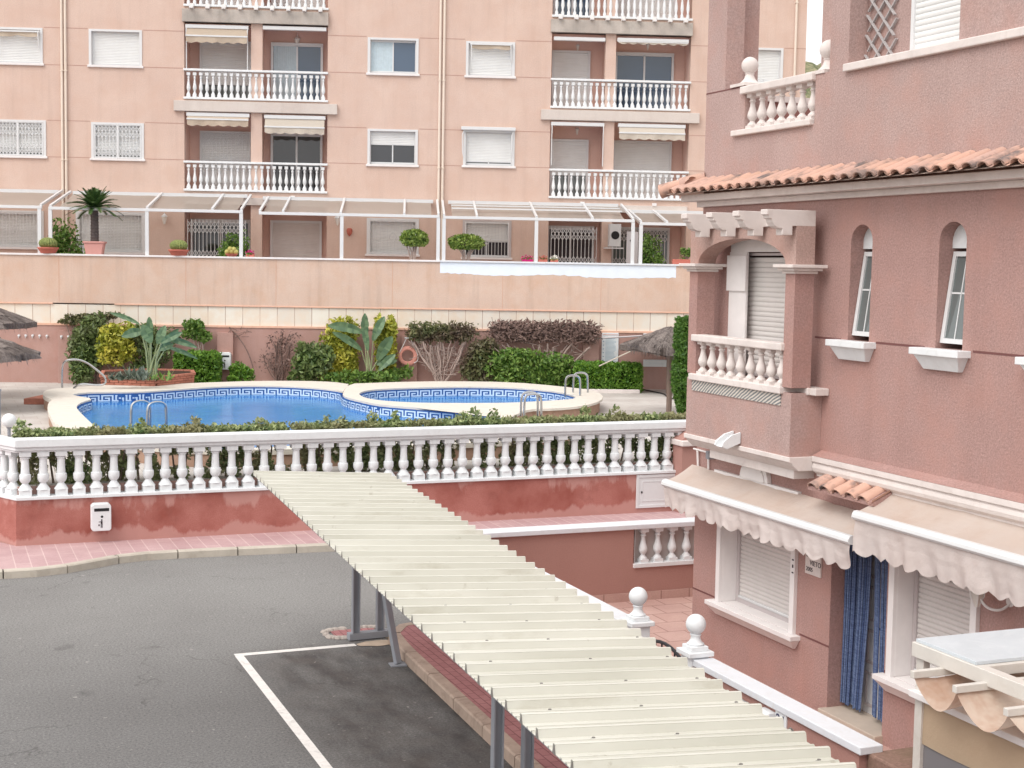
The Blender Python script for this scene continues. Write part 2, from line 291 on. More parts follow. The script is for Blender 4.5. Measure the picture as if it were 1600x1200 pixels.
# ---------------------------------------------------------------- geometry helpers
TH = -.312          # heading of the apartment block relative to the street
CP = -.0538         # heading of the carport
FR = {'W': (Vector((0, 0, 0)), 0.0), 'B': (Vector((0, 0, 0)), TH), 'C': (Vector((3.84, 18.39, 0)), CP)}
class MB:
    def __init__(s): s.v = []; s.f = []
    def q(s, *p):
        i = len(s.v); s.v += [tuple(a) for a in p]; s.f.append(tuple(range(i, i+len(p)))); return s
    def box(s, x0, x1, y0, y1, z0, z1):
        i = len(s.v); s.v += [(x, y, z) for z in (z0, z1) for y in (y0, y1) for x in (x0, x1)]
        s.f += [(i, i+2, i+3, i+1), (i+4, i+5, i+7, i+6), (i, i+1, i+5, i+4), (i+2, i+6, i+7, i+3), (i, i+4, i+6, i+2), (i+1, i+3, i+7, i+5)]; return s
    def fbox(s, F, a0, a1, d0, d1, z0, z1):
        i = len(s.v); s.v += [F(a, d, z) for z in (z0, z1) for d in (d0, d1) for a in (a0, a1)]
        s.f += [(i, i+2, i+3, i+1), (i+4, i+5, i+7, i+6), (i, i+1, i+5, i+4), (i+2, i+6, i+7, i+3), (i, i+4, i+6, i+2), (i+1, i+3, i+7, i+5)]; return s
    def bar(s, p0, p1, w, h=None, up=(0, 0, 1)):
        p0, p1 = Vector(p0), Vector(p1); h = h or w; d = (p1-p0).normalized(); u = Vector(up)
        if abs(d.dot(u)) > .98: u = Vector((1, 0, 0))
        sx = d.cross(u).normalized()*w/2; sy = sx.cross(d).normalized()*h/2; i = len(s.v)
        for p in (p0, p1): s.v += [tuple(p-sx-sy), tuple(p+sx-sy), tuple(p+sx+sy), tuple(p-sx+sy)]
        s.f += [(i, i+3, i+2, i+1), (i+4, i+5, i+6, i+7)] + [(i+k, i+(k+1) % 4, i+4+(k+1) % 4, i+4+k) for k in range(4)]; return s
    def tube(s, pts, r, n=8, cap=True):
        pts = [Vector(p) for p in pts]; rs = r if isinstance(r, (list, tuple)) else [r]*len(pts); base = len(s.v); pu = None
        for k, p in enumerate(pts):
            d = (pts[min(k+1, len(pts)-1)]-pts[max(k-1, 0)]).normalized()
            if pu is None: pu = Vector((0, 0, 1)) if abs(d.z) < .9 else Vector((1, 0, 0))
            a = d.cross(pu)
            if a.length < 1e-4: a = d.cross(Vector((.3, .9, .1)))
            a.normalize(); b = d.cross(a).normalized(); pu = a.cross(d)
            for j in range(n):
                t = 2*pi*j/n; s.v.append(tuple(p+(a*cos(t)+b*sin(t))*rs[k]))
        for k in range(len(pts)-1):
            for j in range(n):
                a0 = base+k*n+j; a1 = base+k*n+(j+1) % n; s.f.append((a0, a1, a1+n, a0+n))
        if cap:
            s.f.append(tuple(base+j for j in range(n))); s.f.append(tuple(base+(len(pts)-1)*n+j for j in range(n)))
        return s
    def lathe(s, prof, c=(0, 0, 0), n=12, ph=0, cap=True):
        b = len(s.v)
        for r, z in prof:
            for j in range(n): t = 2*pi*(j+ph)/n; s.v.append((c[0]+r*cos(t), c[1]+r*sin(t), c[2]+z))
        for k in range(len(prof)-1):
            for j in range(n): s.f.append((b+k*n+j, b+k*n+(j+1) % n, b+(k+1)*n+(j+1) % n, b+(k+1)*n+j))
        if cap: s.f.append(tuple(b+j for j in range(n))); s.f.append(tuple(b+(len(prof)-1)*n+j for j in range(n)))
        return s
    def sphere(s, c, r, nu=16, nv=10, sz=1): return s.lathe([(max(1e-4, r*sin(pi*k/nv)), -r*sz*cos(pi*k/nv)) for k in range(nv+1)], c, nu)
    def prism(s, pts, ax, a0, a1, F=None):
        """2D outline pts extruded: ax='x' outline in (y,z); 'y' outline in (x,z); 'z' outline in (x,y); 'd' outline (a,z) through F depth a0..a1"""
        i = len(s.v); n = len(pts)
        for a in (a0, a1):
            for p, q in pts:
                s.v.append(F(p, a, q) if F else {'x': (a, p, q), 'y': (p, a, q), 'z': (p, q, a)}[ax])
        s.f += [tuple(range(i, i+n)), tuple(range(i+n, i+2*n))] + [(i+k, i+(k+1) % n, i+n+(k+1) % n, i+n+k) for k in range(n)]; return s
    def leaf(s, p, size, R, el=1.8, up=0):
        d = Vector((R.gauss(0, 1), R.gauss(0, 1), R.gauss(0, 1)+up)).normalized(); w = d.cross(Vector((R.gauss(0, 1), R.gauss(0, 1), R.gauss(0, 1)))).normalized()
        sz = size*R.uniform(.65, 1.25); a = d*sz*el/2; b = w*sz/2; nn = a.cross(b).normalized()*sz*.18; p = Vector(p)
        i = len(s.v); s.v += [tuple(p-a), tuple(p+b*.9+nn), tuple(p+a), tuple(p-b*.9+nn)]; s.f.append((i, i+1, i+2)); s.f.append((i, i+2, i+3)); return s
def objm(name, mb, mat, parent=None, origin=(0, 0, 0), smooth=False, bev=0, recalc=True):
    me = bpy.data.meshes.new(name); ox, oy, oz = origin
    me.from_pydata([(x-ox, y-oy, z-oz) for x, y, z in mb.v], [], mb.f)
    if recalc or smooth:
        bm = bmesh.new(); bm.from_mesh(me)
        if recalc: bmesh.ops.recalc_face_normals(bm, faces=bm.faces)
        bm.to_mesh(me); bm.free()
    me.materials.append(mat)
    if smooth:
        me.polygons.foreach_set('use_smooth', [True]*len(me.polygons)); me.set_sharp_from_angle(angle=radians(38))
    o = bpy.data.objects.new(name, me); sc.collection.objects.link(o)
    if parent: o.parent = parent
    if bev:
        b = o.modifiers.new('bevel', 'BEVEL'); b.width = bev; b.segments = 2; b.limit_method = 'ANGLE'; b.angle_limit = radians(40)
    return o
class Thing:
    """an Empty at the thing's base in frame fr; parts are given in that frame's coordinates"""
    def __init__(s, name, label, cat, o=(0, 0, 0), fr='W', group=None):
        s.o = o; s.fr = fr; fo, fa = FR[fr]; s.e = bpy.data.objects.new(name, None); s.e.empty_display_size = .2; sc.collection.objects.link(s.e)
        s.e.location = fo + Matrix.Rotation(fa, 3, 'Z') @ Vector(o); s.e.rotation_euler = (0, 0, fa)
        s.e['label'] = label; s.e['category'] = cat
        if group: s.e['group'] = group
    def part(s, name, mb, mat, parent=None, label=None, **k):
        ob = objm(name, mb, M[mat] if isinstance(mat, str) else mat, parent or s.e, s.o, **k)
        if label: ob['label'] = label
        return ob
    def inst(s, name, me, loc, parent=None, rot=0):
        ob = bpy.data.objects.new(name, me); sc.collection.objects.link(ob); ob.parent = parent or s.e
        ob.location = (loc[0]-s.o[0], loc[1]-s.o[1], loc[2]-s.o[2]); ob.rotation_euler = (0, 0, rot); return ob
def single(name, mb, mat, label, cat, o=(0, 0, 0), fr='W', group=None, **k):
    fo, fa = FR[fr]; ob = objm(name, mb, M[mat], None, o, **k)
    ob.location = fo + Matrix.Rotation(fa, 3, 'Z') @ Vector(o); ob.rotation_euler = (0, 0, fa)
    ob['label'] = label; ob['category'] = cat
    if group: ob['group'] = group
    return ob
def struct(name, mb, mat, **k):
    ob = objm(name, mb, M[mat], None, **k); ob['kind'] = 'structure'; return ob
def holed(mb, F, a0, a1, z0, z1, holes, th=.3, d=0.0):
    """wall sheet with real openings: holes = (a0,a1,z0,z1,depth,arch) with reveal faces"""
    A = sorted({a0, a1, *[h[0] for h in holes], *[h[1] for h in holes]}); A = [a for a in A if a0 <= a <= a1]
    Zs = sorted({z0, z1, *[h[2] for h in holes], *[h[3] for h in holes]}); Zs = [z for z in Zs if z0 <= z <= z1]
    for i in range(len(A)-1):
        for j in range(len(Zs)-1):
            ca, cz = (A[i]+A[i+1])/2, (Zs[j]+Zs[j+1])/2
            if any(h[0] < ca < h[1] and h[2] < cz < h[3] for h in holes): continue
            mb.q(F(A[i], d, Zs[j]), F(A[i+1], d, Zs[j]), F(A[i+1], d, Zs[j+1]), F(A[i], d, Zs[j+1]))
    for h in holes:
        b0, b1, y0, y1, dp, arch = h; ed = d+dp
        if arch:
            c = (b0+b1)/2; r = (b1-b0)/2; rz = arch; sp = y1-rz; N = 14
            pts = [(c-r*cos(pi*k/N), sp+rz*sin(pi*k/N)) for k in range(N+1)]
            for k in range(N):
                p, q = pts[k], pts[k+1]
                mb.q(F(p[0], d, p[1]), F(q[0], d, q[1]), F(q[0], d, y1), F(p[0], d, y1))
                mb.q(F(p[0], d, p[1]), F(q[0], d, q[1]), F(q[0], ed, q[1]), F(p[0], ed, p[1]))
            y1s = sp
        else:
            y1s = y1; mb.q(F(b0, d, y1), F(b1, d, y1), F(b1, ed, y1), F(b0, ed, y1))
        mb.q(F(b0, d, y0), F(b1, d, y0), F(b1, ed, y0), F(b0, ed, y0))
        mb.q(F(b0, d, y0), F(b0, ed, y0), F(b0, ed, y1s), F(b0, d, y1s)); mb.q(F(b1, d, y0), F(b1, ed, y0), F(b1, ed, y1s), F(b1, d, y1s))
    return mb
def slats(F, a0, a1, d, z0, z1, pitch=.05):
    mb = MB(); n = max(2, int((z1-z0)/pitch)); p = (z1-z0)/n
    for k in range(n):
        z = z0+k*p
        pr = [(0, 0), (-.006, .25), (-.008, .55), (-.005, .85), (.0, .95)]
        for m in range(4):
            (da, fa), (db, fb) = pr[m], pr[m+1]
            mb.q(F(a0, d+da, z+fa*p), F(a1, d+da, z+fa*p), F(a1, d+db, z+fb*p), F(a0, d+db, z+fb*p))
    mb.fbox(F, a0, a1, d+.012, d+.02, z0, z1); return mb
def ring(mb, F, a0, a1, d0, d1, z0, z1, w, wb=None):
    wb = w if wb is None else wb
    mb.fbox(F, a0, a0+w, d0, d1, z0, z1); mb.fbox(F, a1-w, a1, d0, d1, z0, z1); mb.fbox(F, a0+w, a1-w, d0, d1, z1-w, z1)
    if wb: mb.fbox(F, a0+w, a1-w, d0, d1, z0, z0+wb)
    return mb
def scissor(F, a0, a1, d, z0, z1, pitch=.13):
    """folding lattice grille"""
    mb = MB(); n = max(2, round((a1-a0)/pitch)); p = (a1-a0)/n; H = z1-z0
    for k in range(n+1): mb.bar(F(a0+k*p, d, z0), F(a0+k*p, d, z1), .018)
    rows = [(z0+H*.02, z0+H*.36), (z0+H*.62, z0+H*.98)] if H < 1.5 else [(z0+H*.05, z0+H*.16), (z0+H*.36, z0+H*.56), (z0+H*.80, z0+H*.98)]
    for r0, r1 in rows:
        h = (r1-r0)/2
        for m in range(2):
            for k in range(n):
                x0, x1 = a0+k*p, a0+(k+1)*p; y0, y1 = r0+m*h, r0+(m+1)*h
                mb.bar(F(x0, d-.01, y0), F(x1, d-.01, y1), .016); mb.bar(F(x1, d-.01, y0), F(x0, d-.01, y1), .016)
    return mb
def bargrille(F, a0, a1, d, z0, z1):
    mb = MB(); n = round((a1-a0)/.115); p = (a1-a0)/n
    for k in range(n+1): mb.bar(F(a0+k*p, d, z0), F(a0+k*p, d, z1), .016)
    for z in (z0, (z0+z1)/2, z1): mb.bar(F(a0, d, z), F(a1, d, z), .02)
    c = (a0+a1)/2; zc = (z0+z1)/2
    for s_ in (-1, 1): mb.tube([F(c+s_*.1*sin(t), d-.01, zc-.17+.34*t/pi) for t in (0, .5, 1.0, 1.57, 2.1, 2.6, pi)], .009, 4)
    return mb
def baluster_mesh(h, R, name='baluster', n=10, mat='whitestone'):
    """turned baluster, base at z=0, height h, bulge radius R"""
    mb = MB(); b = R*.98
    mb.box(-b, b, -b, b, 0, h*.10)
    mb.lathe([(b*1.0, h*.10), (b*1.0, h*.13), (R*.52, h*.20), (R*.46, h*.23)], n=8, ph=.5, cap=False)
    mb.lathe([(R*.46, h*.23), (R*.62, h*.26), (R*.95, h*.33), (R, h*.39), (R*.9, h*.46), (R*.66, h*.56), (R*.50, h*.66), (R*.44, h*.74), (R*.50, h*.76), (R*.66, h*.78), (R*.66, h*.80), (R*.48, h*.82), (R*.50, h*.85), (R*.8, h*.89)], n=n, cap=False)
    mb.box(-b*.92, b*.92, -b*.92, b*.92, h*.89, h)
    o = objm(name, mb, M[mat], smooth=True); me = o.data; bpy.data.objects.remove(o); return me
def street_baluster_mesh(h, R):
    mb = MB(); b = R*1.0
    mb.box(-b, b, -b, b, 0, h*.14)
    mb.lathe([(b*1.25, h*.14), (b*1.1, h*.17), (R*.55, h*.27), (R*.50, h*.30)], n=8, ph=.5, cap=False)
    mb.lathe([(R*.50, h*.285), (R*.72, h*.31), (R*.92, h*.36), (R*.95, h*.40), (R*.95, h*.48), (R*.90, h*.49), (R*.76, h*.50), (R*.72, h*.53), (R*.66, h*.68), (R*.62, h*.84), (R*.78, h*.85), (R*.78, h*.87), (R*.66, h*.88), (R*.80, h*.90)], n=12, cap=False)
    mb.box(-b*.95, b*.95, -b*.95, b*.95, h*.90, h)
    o = objm('baluster', mb, M['whitestone'], smooth=True); me = o.data; bpy.data.objects.remove(o); return me
def ellip(R, c, r, shell=.0, zmin=None):
    while True:
        v = Vector((R.uniform(-1, 1), R.uniform(-1, 1), R.uniform(-1, 1)))
        if shell <= v.length <= 1: return Vector((c[0]+v.x*r[0], c[1]+v.y*r[1], c[2]+v.z*r[2]))
# ================================================================ GROUND, ROAD, PAVEMENTS
mb = MB(); mb.q((-900, -700, -.03), (900, -700, -.03), (900, 1200, -.03), (-900, 1200, -.03)); struct('ground', mb, 'earth', recalc=False)
mb = MB()
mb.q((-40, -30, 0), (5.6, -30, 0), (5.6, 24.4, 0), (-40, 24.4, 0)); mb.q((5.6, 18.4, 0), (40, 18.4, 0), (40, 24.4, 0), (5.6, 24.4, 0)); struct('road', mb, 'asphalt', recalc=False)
def ribbon_poly(pts, w, side=1):
    out = []
    for k, p in enumerate(pts):
        a = Vector(pts[max(k-1, 0)]); b = Vector(pts[min(k+1, len(pts)-1)]); d = (b-a).normalized(); nrm = Vector((-d.y, d.x))*side; out.append(tuple(Vector(p)+nrm*w))
    return out
def kerb(name, pts, mat, side, w=.14, h=.13, seg=1.0):
    # resample into kerb stones with narrow joints
    P = [Vector(p) for p in pts]; L = [0]
    for a, b in zip(P, P[1:]): L.append(L[-1]+(b-a).length)
    def at(s_):
        for k in range(len(P)-1):
            if s_ <= L[k+1] or k == len(P)-2: t_ = (s_-L[k])/max(1e-6, L[k+1]-L[k]); return P[k].lerp(P[k+1], t_)
    mb = MB(); s0 = 0
    while s0 < L[-1]-.05:
        s1_ = min(s0+seg, L[-1]); a, m, b = at(s0+.010), at((s0+s1_)/2), at(s1_-.010); line = [a, m, b]; off = [Vector(p) for p in ribbon_poly(line, w, side)]
        ch = [Vector(p) for p in ribbon_poly(line, .02, side)]
        rows = [[(p.x, p.y, -.02) for p in line], [(p.x, p.y, h-.02) for p in line], [(p.x, p.y, h) for p in ch], [(p.x, p.y, h) for p in off], [(p.x, p.y, -.02) for p in off]]
        for r0, r1 in zip(rows, rows[1:]):
            for k in range(2): mb.q(r0[k], r0[k+1], r1[k+1], r1[k])
        mb.q(*[r[0] for r in rows]); mb.q(*[r[2] for r in rows]); s0 += seg
    return struct(name, mb, mat)
far_k = [(-40, 23.5), (-6, 23.5), (.95, 23.5), (1.66, 23.5), (2.17, 23.72), (2.71, 24.1), (3.17, 24.27), (4.2, 24.27), (6.4, 24.1), (40, 23.9)]
kerb('kerb_street', far_k, 'kerb', 1)
near_k = [(4.7, -12), (5.17, 8), (5.36, 13.6), (5.47, 17.0), (5.53, 17.9), (5.68, 18.3), (6.0, 18.5), (6.6, 18.55), (40, 18.6)]
kerb('kerb_carport', near_k, 'kerbR', -1, .15, .14)
mb = MB(); inn = ribbon_poly(far_k, .14); mb.q(*[(x, y, .126) for x, y in inn], (40, 25.5, .126), (1.3, 25.5, .126), (.2, 27.5, .126), (-8, 42, .126), (-40, 42, .126)); struct('pavement_street', mb, 'paver', recalc=False)
mb = MB(); inn = ribbon_poly(near_k, .15, -1); mb.q(*[(x, y, .134) for x, y in inn], (40, 17.0, .134), (6.9, 17.0, .134), (6.9, -12, .134)); struct('pavement_carport', mb, 'paverR', recalc=False)
# parking bay lines
mb = MB()
def strip2(p, q, w, z): d = (Vector(q)-Vector(p)).normalized(); n_ = Vector((-d.y, d.x))*w/2; mb.q((p[0]-n_.x, p[1]-n_.y, z), (q[0]-n_.x, q[1]-n_.y, z), (q[0]+n_.x, q[1]+n_.y, z), (p[0]+n_.x, p[1]+n_.y, z))
strip2((3.58, 17.95), (3.62, -6), .11, .004); strip2((3.53, 18.01), (5.12, 18.02), .12, .004); strip2((3.64, 12.6), (5.2, 12.6), .12, .004)
struct('parking_bay_marking', mb, 'paint', recalc=False)
# repaired footing pit by the first carport post pair
R = random.Random(3)
mb = MB(); mb.q(*[(5.40+.27*cos(a)*(1+.07*R.gauss(0, 1)), 18.0+.14*sin(a)*(1+.07*R.gauss(0, 1)), .008) for a in [k*2*pi/22 for k in range(22)]])
struct('mortar_patch', mb, 'tan', recalc=False)
T = Thing('footing_pit', 'open square footing pit with broken concrete rim and red brick inside behind first carport posts', 'pit', (5.3, 18.62, 0))
mb = MB()
for k in range(26):
    a = k*2*pi/26; cx, cy = 5.28+.40*(abs(cos(a))**.6)*(1 if cos(a) > 0 else -1), 18.62+.24*(abs(sin(a))**.6)*(1 if sin(a) > 0 else -1)
    r = R.uniform(.03, .07); mb.lathe([(r, -.01), (r*1.1, .01), (r*.8, .03), (.01, .04)], (cx, cy, 0), 6, R.random())
T.part('rim', mb, 'rim')
mb = MB(); mb.box(4.98, 5.58, 18.44, 18.80, .003, .010); T.part('brick_floor', mb, 'paverR')
# hill far behind
mb = MB(); N = 40
hx = lambda i: 60+i*9
rows = []
for j in range(10):
    row = []
    for i in range(N):
        x_ = hx(i)-120+j*8; y_ = 330+j*22-i*2; hgt = (sin(min(1, j/9*1.25)*pi/2))*(70+8*sin(i*.22+.5)+5*noise.noise(Vector((i*.4, j*.5, 1)))*2)+noise.noise(Vector((i*1.3, j*1.7, 5)))*3
        row.append((x_, y_, max(-1, hgt-2)))
    rows.append(row)
for j in range(9):
    for i in range(N-1): mb.q(rows[j][i], rows[j][i+1], rows[j+1][i+1], rows[j+1][i])
struct('hills', mb, 'hill', smooth=True)
# ================================================================ POOL DECK (z 1.1) and retaining wall foot
DK = 1.1
bcs, bsn = cos(TH), sin(TH)
BW = lambda u, n: (u*bcs-n*bsn, u*bsn+n*bcs)
mb = MB(); a = BW(-30, 46.1); b = BW(16, 46.1)
mb.q((.75, 27.2, DK), (1.35, 25.75, DK), (24, 25.75, DK), (26, 40, DK), (b[0], b[1], DK), (a[0], a[1], DK), (-8, 42, DK)); struct('pool_deck', mb, 'decktile', recalc=False)
mb = MB(); mb.q((1.35, 25.75, 0), (24, 25.75, 0), (24, 25.75, DK), (1.35, 25.75, DK)); mb.q((1.35, 25.75, 0), (.75, 27.2, 0), (.75, 27.2, DK), (1.35, 25.75, DK)); struct('deck_edge', mb, 'rosewall', recalc=False)
# ================================================================ STREET WALL + BALUSTRADE
T = Thing('street_balustrade', 'long white balustrade on low water-stained red wall between pink pavement and pool', 'balustrade', (1.3, 25.5, .13))
turn = [(.78, 26.95), (1.27, 25.56)]   # short return leaving the corner towards the left
mb = MB(); mb.box(1.3, 14.6, 25.5, 25.74, -.02, .905); mb.q((1.3, 25.5, -.02), (.2, 27.7, -.02), (.2, 27.7, .905), (1.3, 25.5, .905)); mb.q((1.3, 25.5, .905), (.2, 27.7, .905), (.42, 27.8, .905), (1.45, 25.74, .905)); T.part('low_wall', mb, 'redwall')
def rail(mb, z0, z1, prof):
    for (dy0, dy1, za, zb) in prof:
        mb.box(1.3-.0, 14.62, 25.5+dy0, 25.5+dy1, z0+za, z0+zb)
        d = Vector((-1.1, 2.2, 0)).normalized(); n_ = Vector((d.y, -d.x, 0))
        p = Vector((1.3, 25.5, 0)); c0 = p-n_*(-dy0)*1.0; c1 = p+n_*0
        o0 = Vector((1.3+.0, 25.5+dy0, 0)); o1 = Vector((1.3, 25.5+dy1, 0)); e = d*2.4
        q0 = p+e+Vector((-d.y, d.x, 0))*(-dy0)*1.0; q1 = q0+Vector((d.y, -d.x, 0))*(dy1-dy0)
        P = [(o0.x, o0.y), (o1.x, o1.y), (q1.x, q1.y), (q0.x, q0.y)]
        mb.prism(P, 'z', z0+za, z0+zb)
mb = MB(); rail(mb, .905, 0, [(-.05, .27, 0, .055)]); T.part('base_rail', mb, 'whitestone', bev=.008)
mb = MB(); rail(mb, 1.74, 0, [(.02, .20, -.03, 0), (-.02, .24, .003, .06), (-.06, .28, .063, .20)]); T.part('top_rail', mb, 'whitestone', bev=.012)
bmS = street_baluster_mesh(.752, .100)
k = 0; x_ = 1.46
while x_ < 14.55: T.inst('baluster', bmS, (x_, 25.61, .960)); x_ += .292
for k in range(6): d = Vector((-1.1, 2.2, 0)).normalized(); p = Vector((1.38, 25.66, 0))+d*(.22+.292*k); T.inst('baluster', bmS, (p.x, p.y, .960), rot=math.atan2(d.y, d.x))
# litter / dispenser box twice: street wall and pool pilaster
def binbox(name_label, o, fr, s=1.0):
    T = Thing('wall_bin', name_label, 'waste bin', o, fr, 'white waste bins hung on walls'); x, y, z = o
    mb = MB(); w, h, d = .165*s, .47*s, .20*s
    prof = [(-w, z+.03*s), (-w+.03*s, z), (w-.03*s, z), (w, z+.03*s), (w, z+h-.04*s), (w-.04*s, z+h), (-w+.04*s, z+h), (-w, z+h-.04*s)]
    mb.prism([(x+p, q) for p, q in prof], 'y', y-d, y-.002); T.part('body', mb, 'whitestone', bev=.012)
    mb = MB(); mb.box(x-w*.72, x+w*.78, y-d-.004, y-d+.01, z+h*.73, z+h*.84); T.part('slot', mb, 'dark')
    mb = MB(); mb.tube([(x+.01*s, y-d-.003, z+h*.53), (x+.01*s, y-d+.01, z+h*.53)], .022*s, 12); T.part('lock', mb, 'dark')
    mb = MB(); f = y-d-.003; b_ = lambda x0, x1, z0, z1: mb.box(x+x0*s, x+x1*s, f, f+.006, z+z0*s, z+z1*s)
    b_(-.012, .018, .12, .175); mb.tube([(x+.005*s, f, z+.192*s), (x+.005*s, f+.006, z+.192*s)], .014*s, 10); b_(-.012, 0, .06, .12); b_(.006, .018, .06, .12); b_(-.045, -.012, .155, .166); b_(-.05, -.03, .09, .12)
    T.part('pictogram', mb, 'ink')
binbox('white waste bin hung on the low red street wall', (2.674, 25.5, .345), 'W', 1.0)
# meter cabinet
T = Thing('meter_cabinet', 'white meter cabinet set in the red street wall beside the villa', 'cabinet', (13.0, 25.5, .2))
mb = MB(); F = lambda a, d, z: (a, 25.5+d, z); ring(mb, F, 12.99, 14.3, -.03, 0, .22, .89, .06); T.part('frame', mb, 'alu', bev=.006)
mb = MB(); mb.box(13.05, 14.24, 25.485, 25.5, .28, .83); T.part('door', mb, 'alu'); mb = MB(); ring(mb, F, 13.12, 14.17, -.022, -.014, .35, .76, .02); T.part('door_moulding', mb, 'alu')
mb = MB(); mb.box(13.10, 13.125, 25.47, 25.486, .52, .56); T.part('lock', mb, 'dark')
# ================================================================ CARPORT
T = Thing('carport', 'long cream corrugated metal carport roof over the parking bay', 'carport', (0, 0, 0), 'C')
PIT = .284; NR = 50; Y0 = 0.0
def zroof(x, y): return 2.25-.047*x
def xr(y): return 1.83+.0195*y
prof = [(0, 0), (.006, .052), (.022, .056), (.038, .052), (.050, 0), (.125, 0), (.130, .012), (.142, .012), (.147, 0), (.205, 0), (.210, .012), (.222, .012), (.227, 0)]
mb = MB(); rows = []
for k in range(NR):
    for dy, dz in prof: rows.append((-(k*PIT+dy), dz))
rows.append((-NR*PIT, 0))
for (ya, za), (yb, zb) in zip(rows, rows[1:]):
    if ya == yb: continue
    xs = [0, .6, 1.2, 1]
    for m in range(3):
        xa0, xa1 = [xr(ya)*t_ for t_ in (m/3, (m+1)/3)]; xb0, xb1 = [xr(yb)*t_ for t_ in (m/3, (m+1)/3)]
        mb.q((xa0, ya, zroof(xa0, 0)+za), (xa1, ya, zroof(xa1, 0)+za), (xb1, yb, zroof(xb1, 0)+zb), (xb0, yb, zroof(xb0, 0)+zb))
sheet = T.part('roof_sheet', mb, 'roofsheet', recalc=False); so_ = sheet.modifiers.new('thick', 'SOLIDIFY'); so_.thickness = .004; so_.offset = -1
mb = MB()
for k in range(NR):  # plates over the open rib ends, coloured dark for the shade inside
    y_ = -k*PIT; mb.prism([(y_-.002, 2.247), (y_-.030, 2.300), (y_-.060, 2.247)], 'x', -.004, -.001)
T.part('rib_end', mb, 'roofedge')
mb = MB(); R = random.Random(8)
for k in range(NR):
    for x_ in (.32, .95, 1.55):
        if (k+int(x_*3)) % 2 == 0: xx = x_+R.uniform(-.1, .1); mb.lathe([(.022, 0), (.022, .005), (.011, .006), (.011, .016)], (xx, -k*PIT-.11, zroof(xx, 0)), 8)
T.part('roof_screw', mb, 'screw')['kind'] = 'stuff'
mb = MB()
for x_ in (.12, .95, 1.55): mb.box(x_-.03, x_+.03, -14.1, -.05, zroof(x_, 0)-.085, zroof(x_, 0)-.008)
T.part('purlin', mb, 'postgrey')
def cl(X, Y, z): v = Matrix.Rotation(-CP, 3, 'Z') @ Vector((X-3.84, Y-18.39, 0)); return (v.x, v.y, z)
def postpair(Yc, Xa, Xb):
    a, b = cl(Xa, Yc, 0), cl(Xb, Yc+.05, 0)
    for p in (a, b):
        mb = MB(); zt = zroof(p[0], 0)-.09
        mb.box(p[0]-.045, p[0]+.045, p[1]-.012, p[1]+.012, .09, zt); mb.box(p[0]-.05, p[0]-.035, p[1]-.05, p[1]+.05, .09, zt); mb.box(p[0]+.035, p[0]+.05, p[1]-.05, p[1]+.05, .09, zt)
        T.part('post', mb, 'postgrey')
    mb = MB(); mb.bar((a[0]-.1, a[1], .055), (b[0]+.14, b[1], .055), .13, .09); T.part('base_beam', mb, 'postgrey', bev=.005)
    mb = MB(); mb.bar((.45, a[1], zroof(.45, 0)-.13), (1.58, b[1], zroof(1.58, 0)-.13), .07, .09); T.part('cross_beam', mb, 'postgrey')
postpair(18.26, 5.19, 5.54); postpair(12.38, 4.91, 5.24); postpair(6.4, 4.60, 4.86)
mb = MB(); p0 = cl(5.36, 16.93, .02); p1 = cl(5.12, 17.5, 2.08); mb.bar(p0, p1, .085, .06); T.part('strut', mb, 'postgrey', bev=.004)
mb = MB(); mb.box(p0[0]-.10, p0[0]+.10, p0[1]-.08, p0[1]+.08, .001, .018); T.part('foot_plate', mb, 'postgrey')
# ================================================================ APARTMENT BLOCK (frame B: u along the facade, n away, facade at n=49)
FB = lambda a, d, z: (a, 49+d, z)
A = Thing('apartment_building', 'long salmon pink apartment block with recessed balconies behind the pool terrace', 'building', (-2, 49, 4.05), 'B')
LG = [(-7.5, -2.8), (4.66, 9.38)]
lev = [(4.05, 6.85, 0), (7.37, 9.92, 1), (10.38, 12.80, 1), (13.38, 15.75, 1)]
WIN = [ # u0,u1,z0,z1,kind
 (-13.75, -12.13, 11.33, 12.42, 'shut'), (-13.75, -12.05, 8.32, 9.44, 'scissor'), (-13.9, -12.15, 5.33, 6.48, 'bars'),
 (-10.52, -8.93, 11.33, 12.44, 'shut'), (-10.46, -8.88, 8.30, 9.42, 'scissor'), (-10.98, -8.85, 5.22, 6.50, 'bars'),
 (-1.42, .14, 11.31, 12.42, 'curtain'), (-1.40, .15, 8.30, 9.42, 'half'), (-1.40, .22, 5.31, 6.46, 'bars'),
 (1.85, 3.36, 11.31, 12.39, 'shut'), (1.80, 3.40, 8.33, 9.46, 'gap'), (1.82, 3.34, 5.26, 6.46, 'barsdark'),
 (11.35, 12.48, 11.33, 12.44, 'gap2'), (11.35, 12.48, 8.32, 9.44, 'shut'),
 (-10.5, -8.9, 14.33, 15.44, 'shut'), (-1.42, .14, 14.31, 15.42, 'shut'), (1.85, 3.36, 14.31, 15.42, 'shut'), (-13.75, -12.1, 14.33, 15.42, 'shut')]
holes = [(w[0], w[1], w[2], w[3], .16, 0) for w in WIN]
for l0, l1 in LG:
    for z0, z1, _ in lev: holes.append((l0, l1, z0, z1, .25, 0))
mb = MB(); holed(mb, FB, -24, 13.32, 1.0, 17.2, holes)
mb.q((13.32, 49, 1), (13.32, 60, 1), (13.32, 60, 17.2), (13.32, 49, 17.2)); mb.q((-24, 49, 1), (-24, 60, 1), (-24, 60, 17.2), (-24, 49, 17.2)); mb.q((-24, 49, 17.2), (13.32, 49, 17.2), (13.32, 60, 17.2), (-24, 60, 17.2)); mb.q((-24, 60, 1), (13.32, 60, 1), (13.32, 60, 17.2), (-24, 60, 17.2))
A.part('wall', mb, 'salmon', recalc=False)
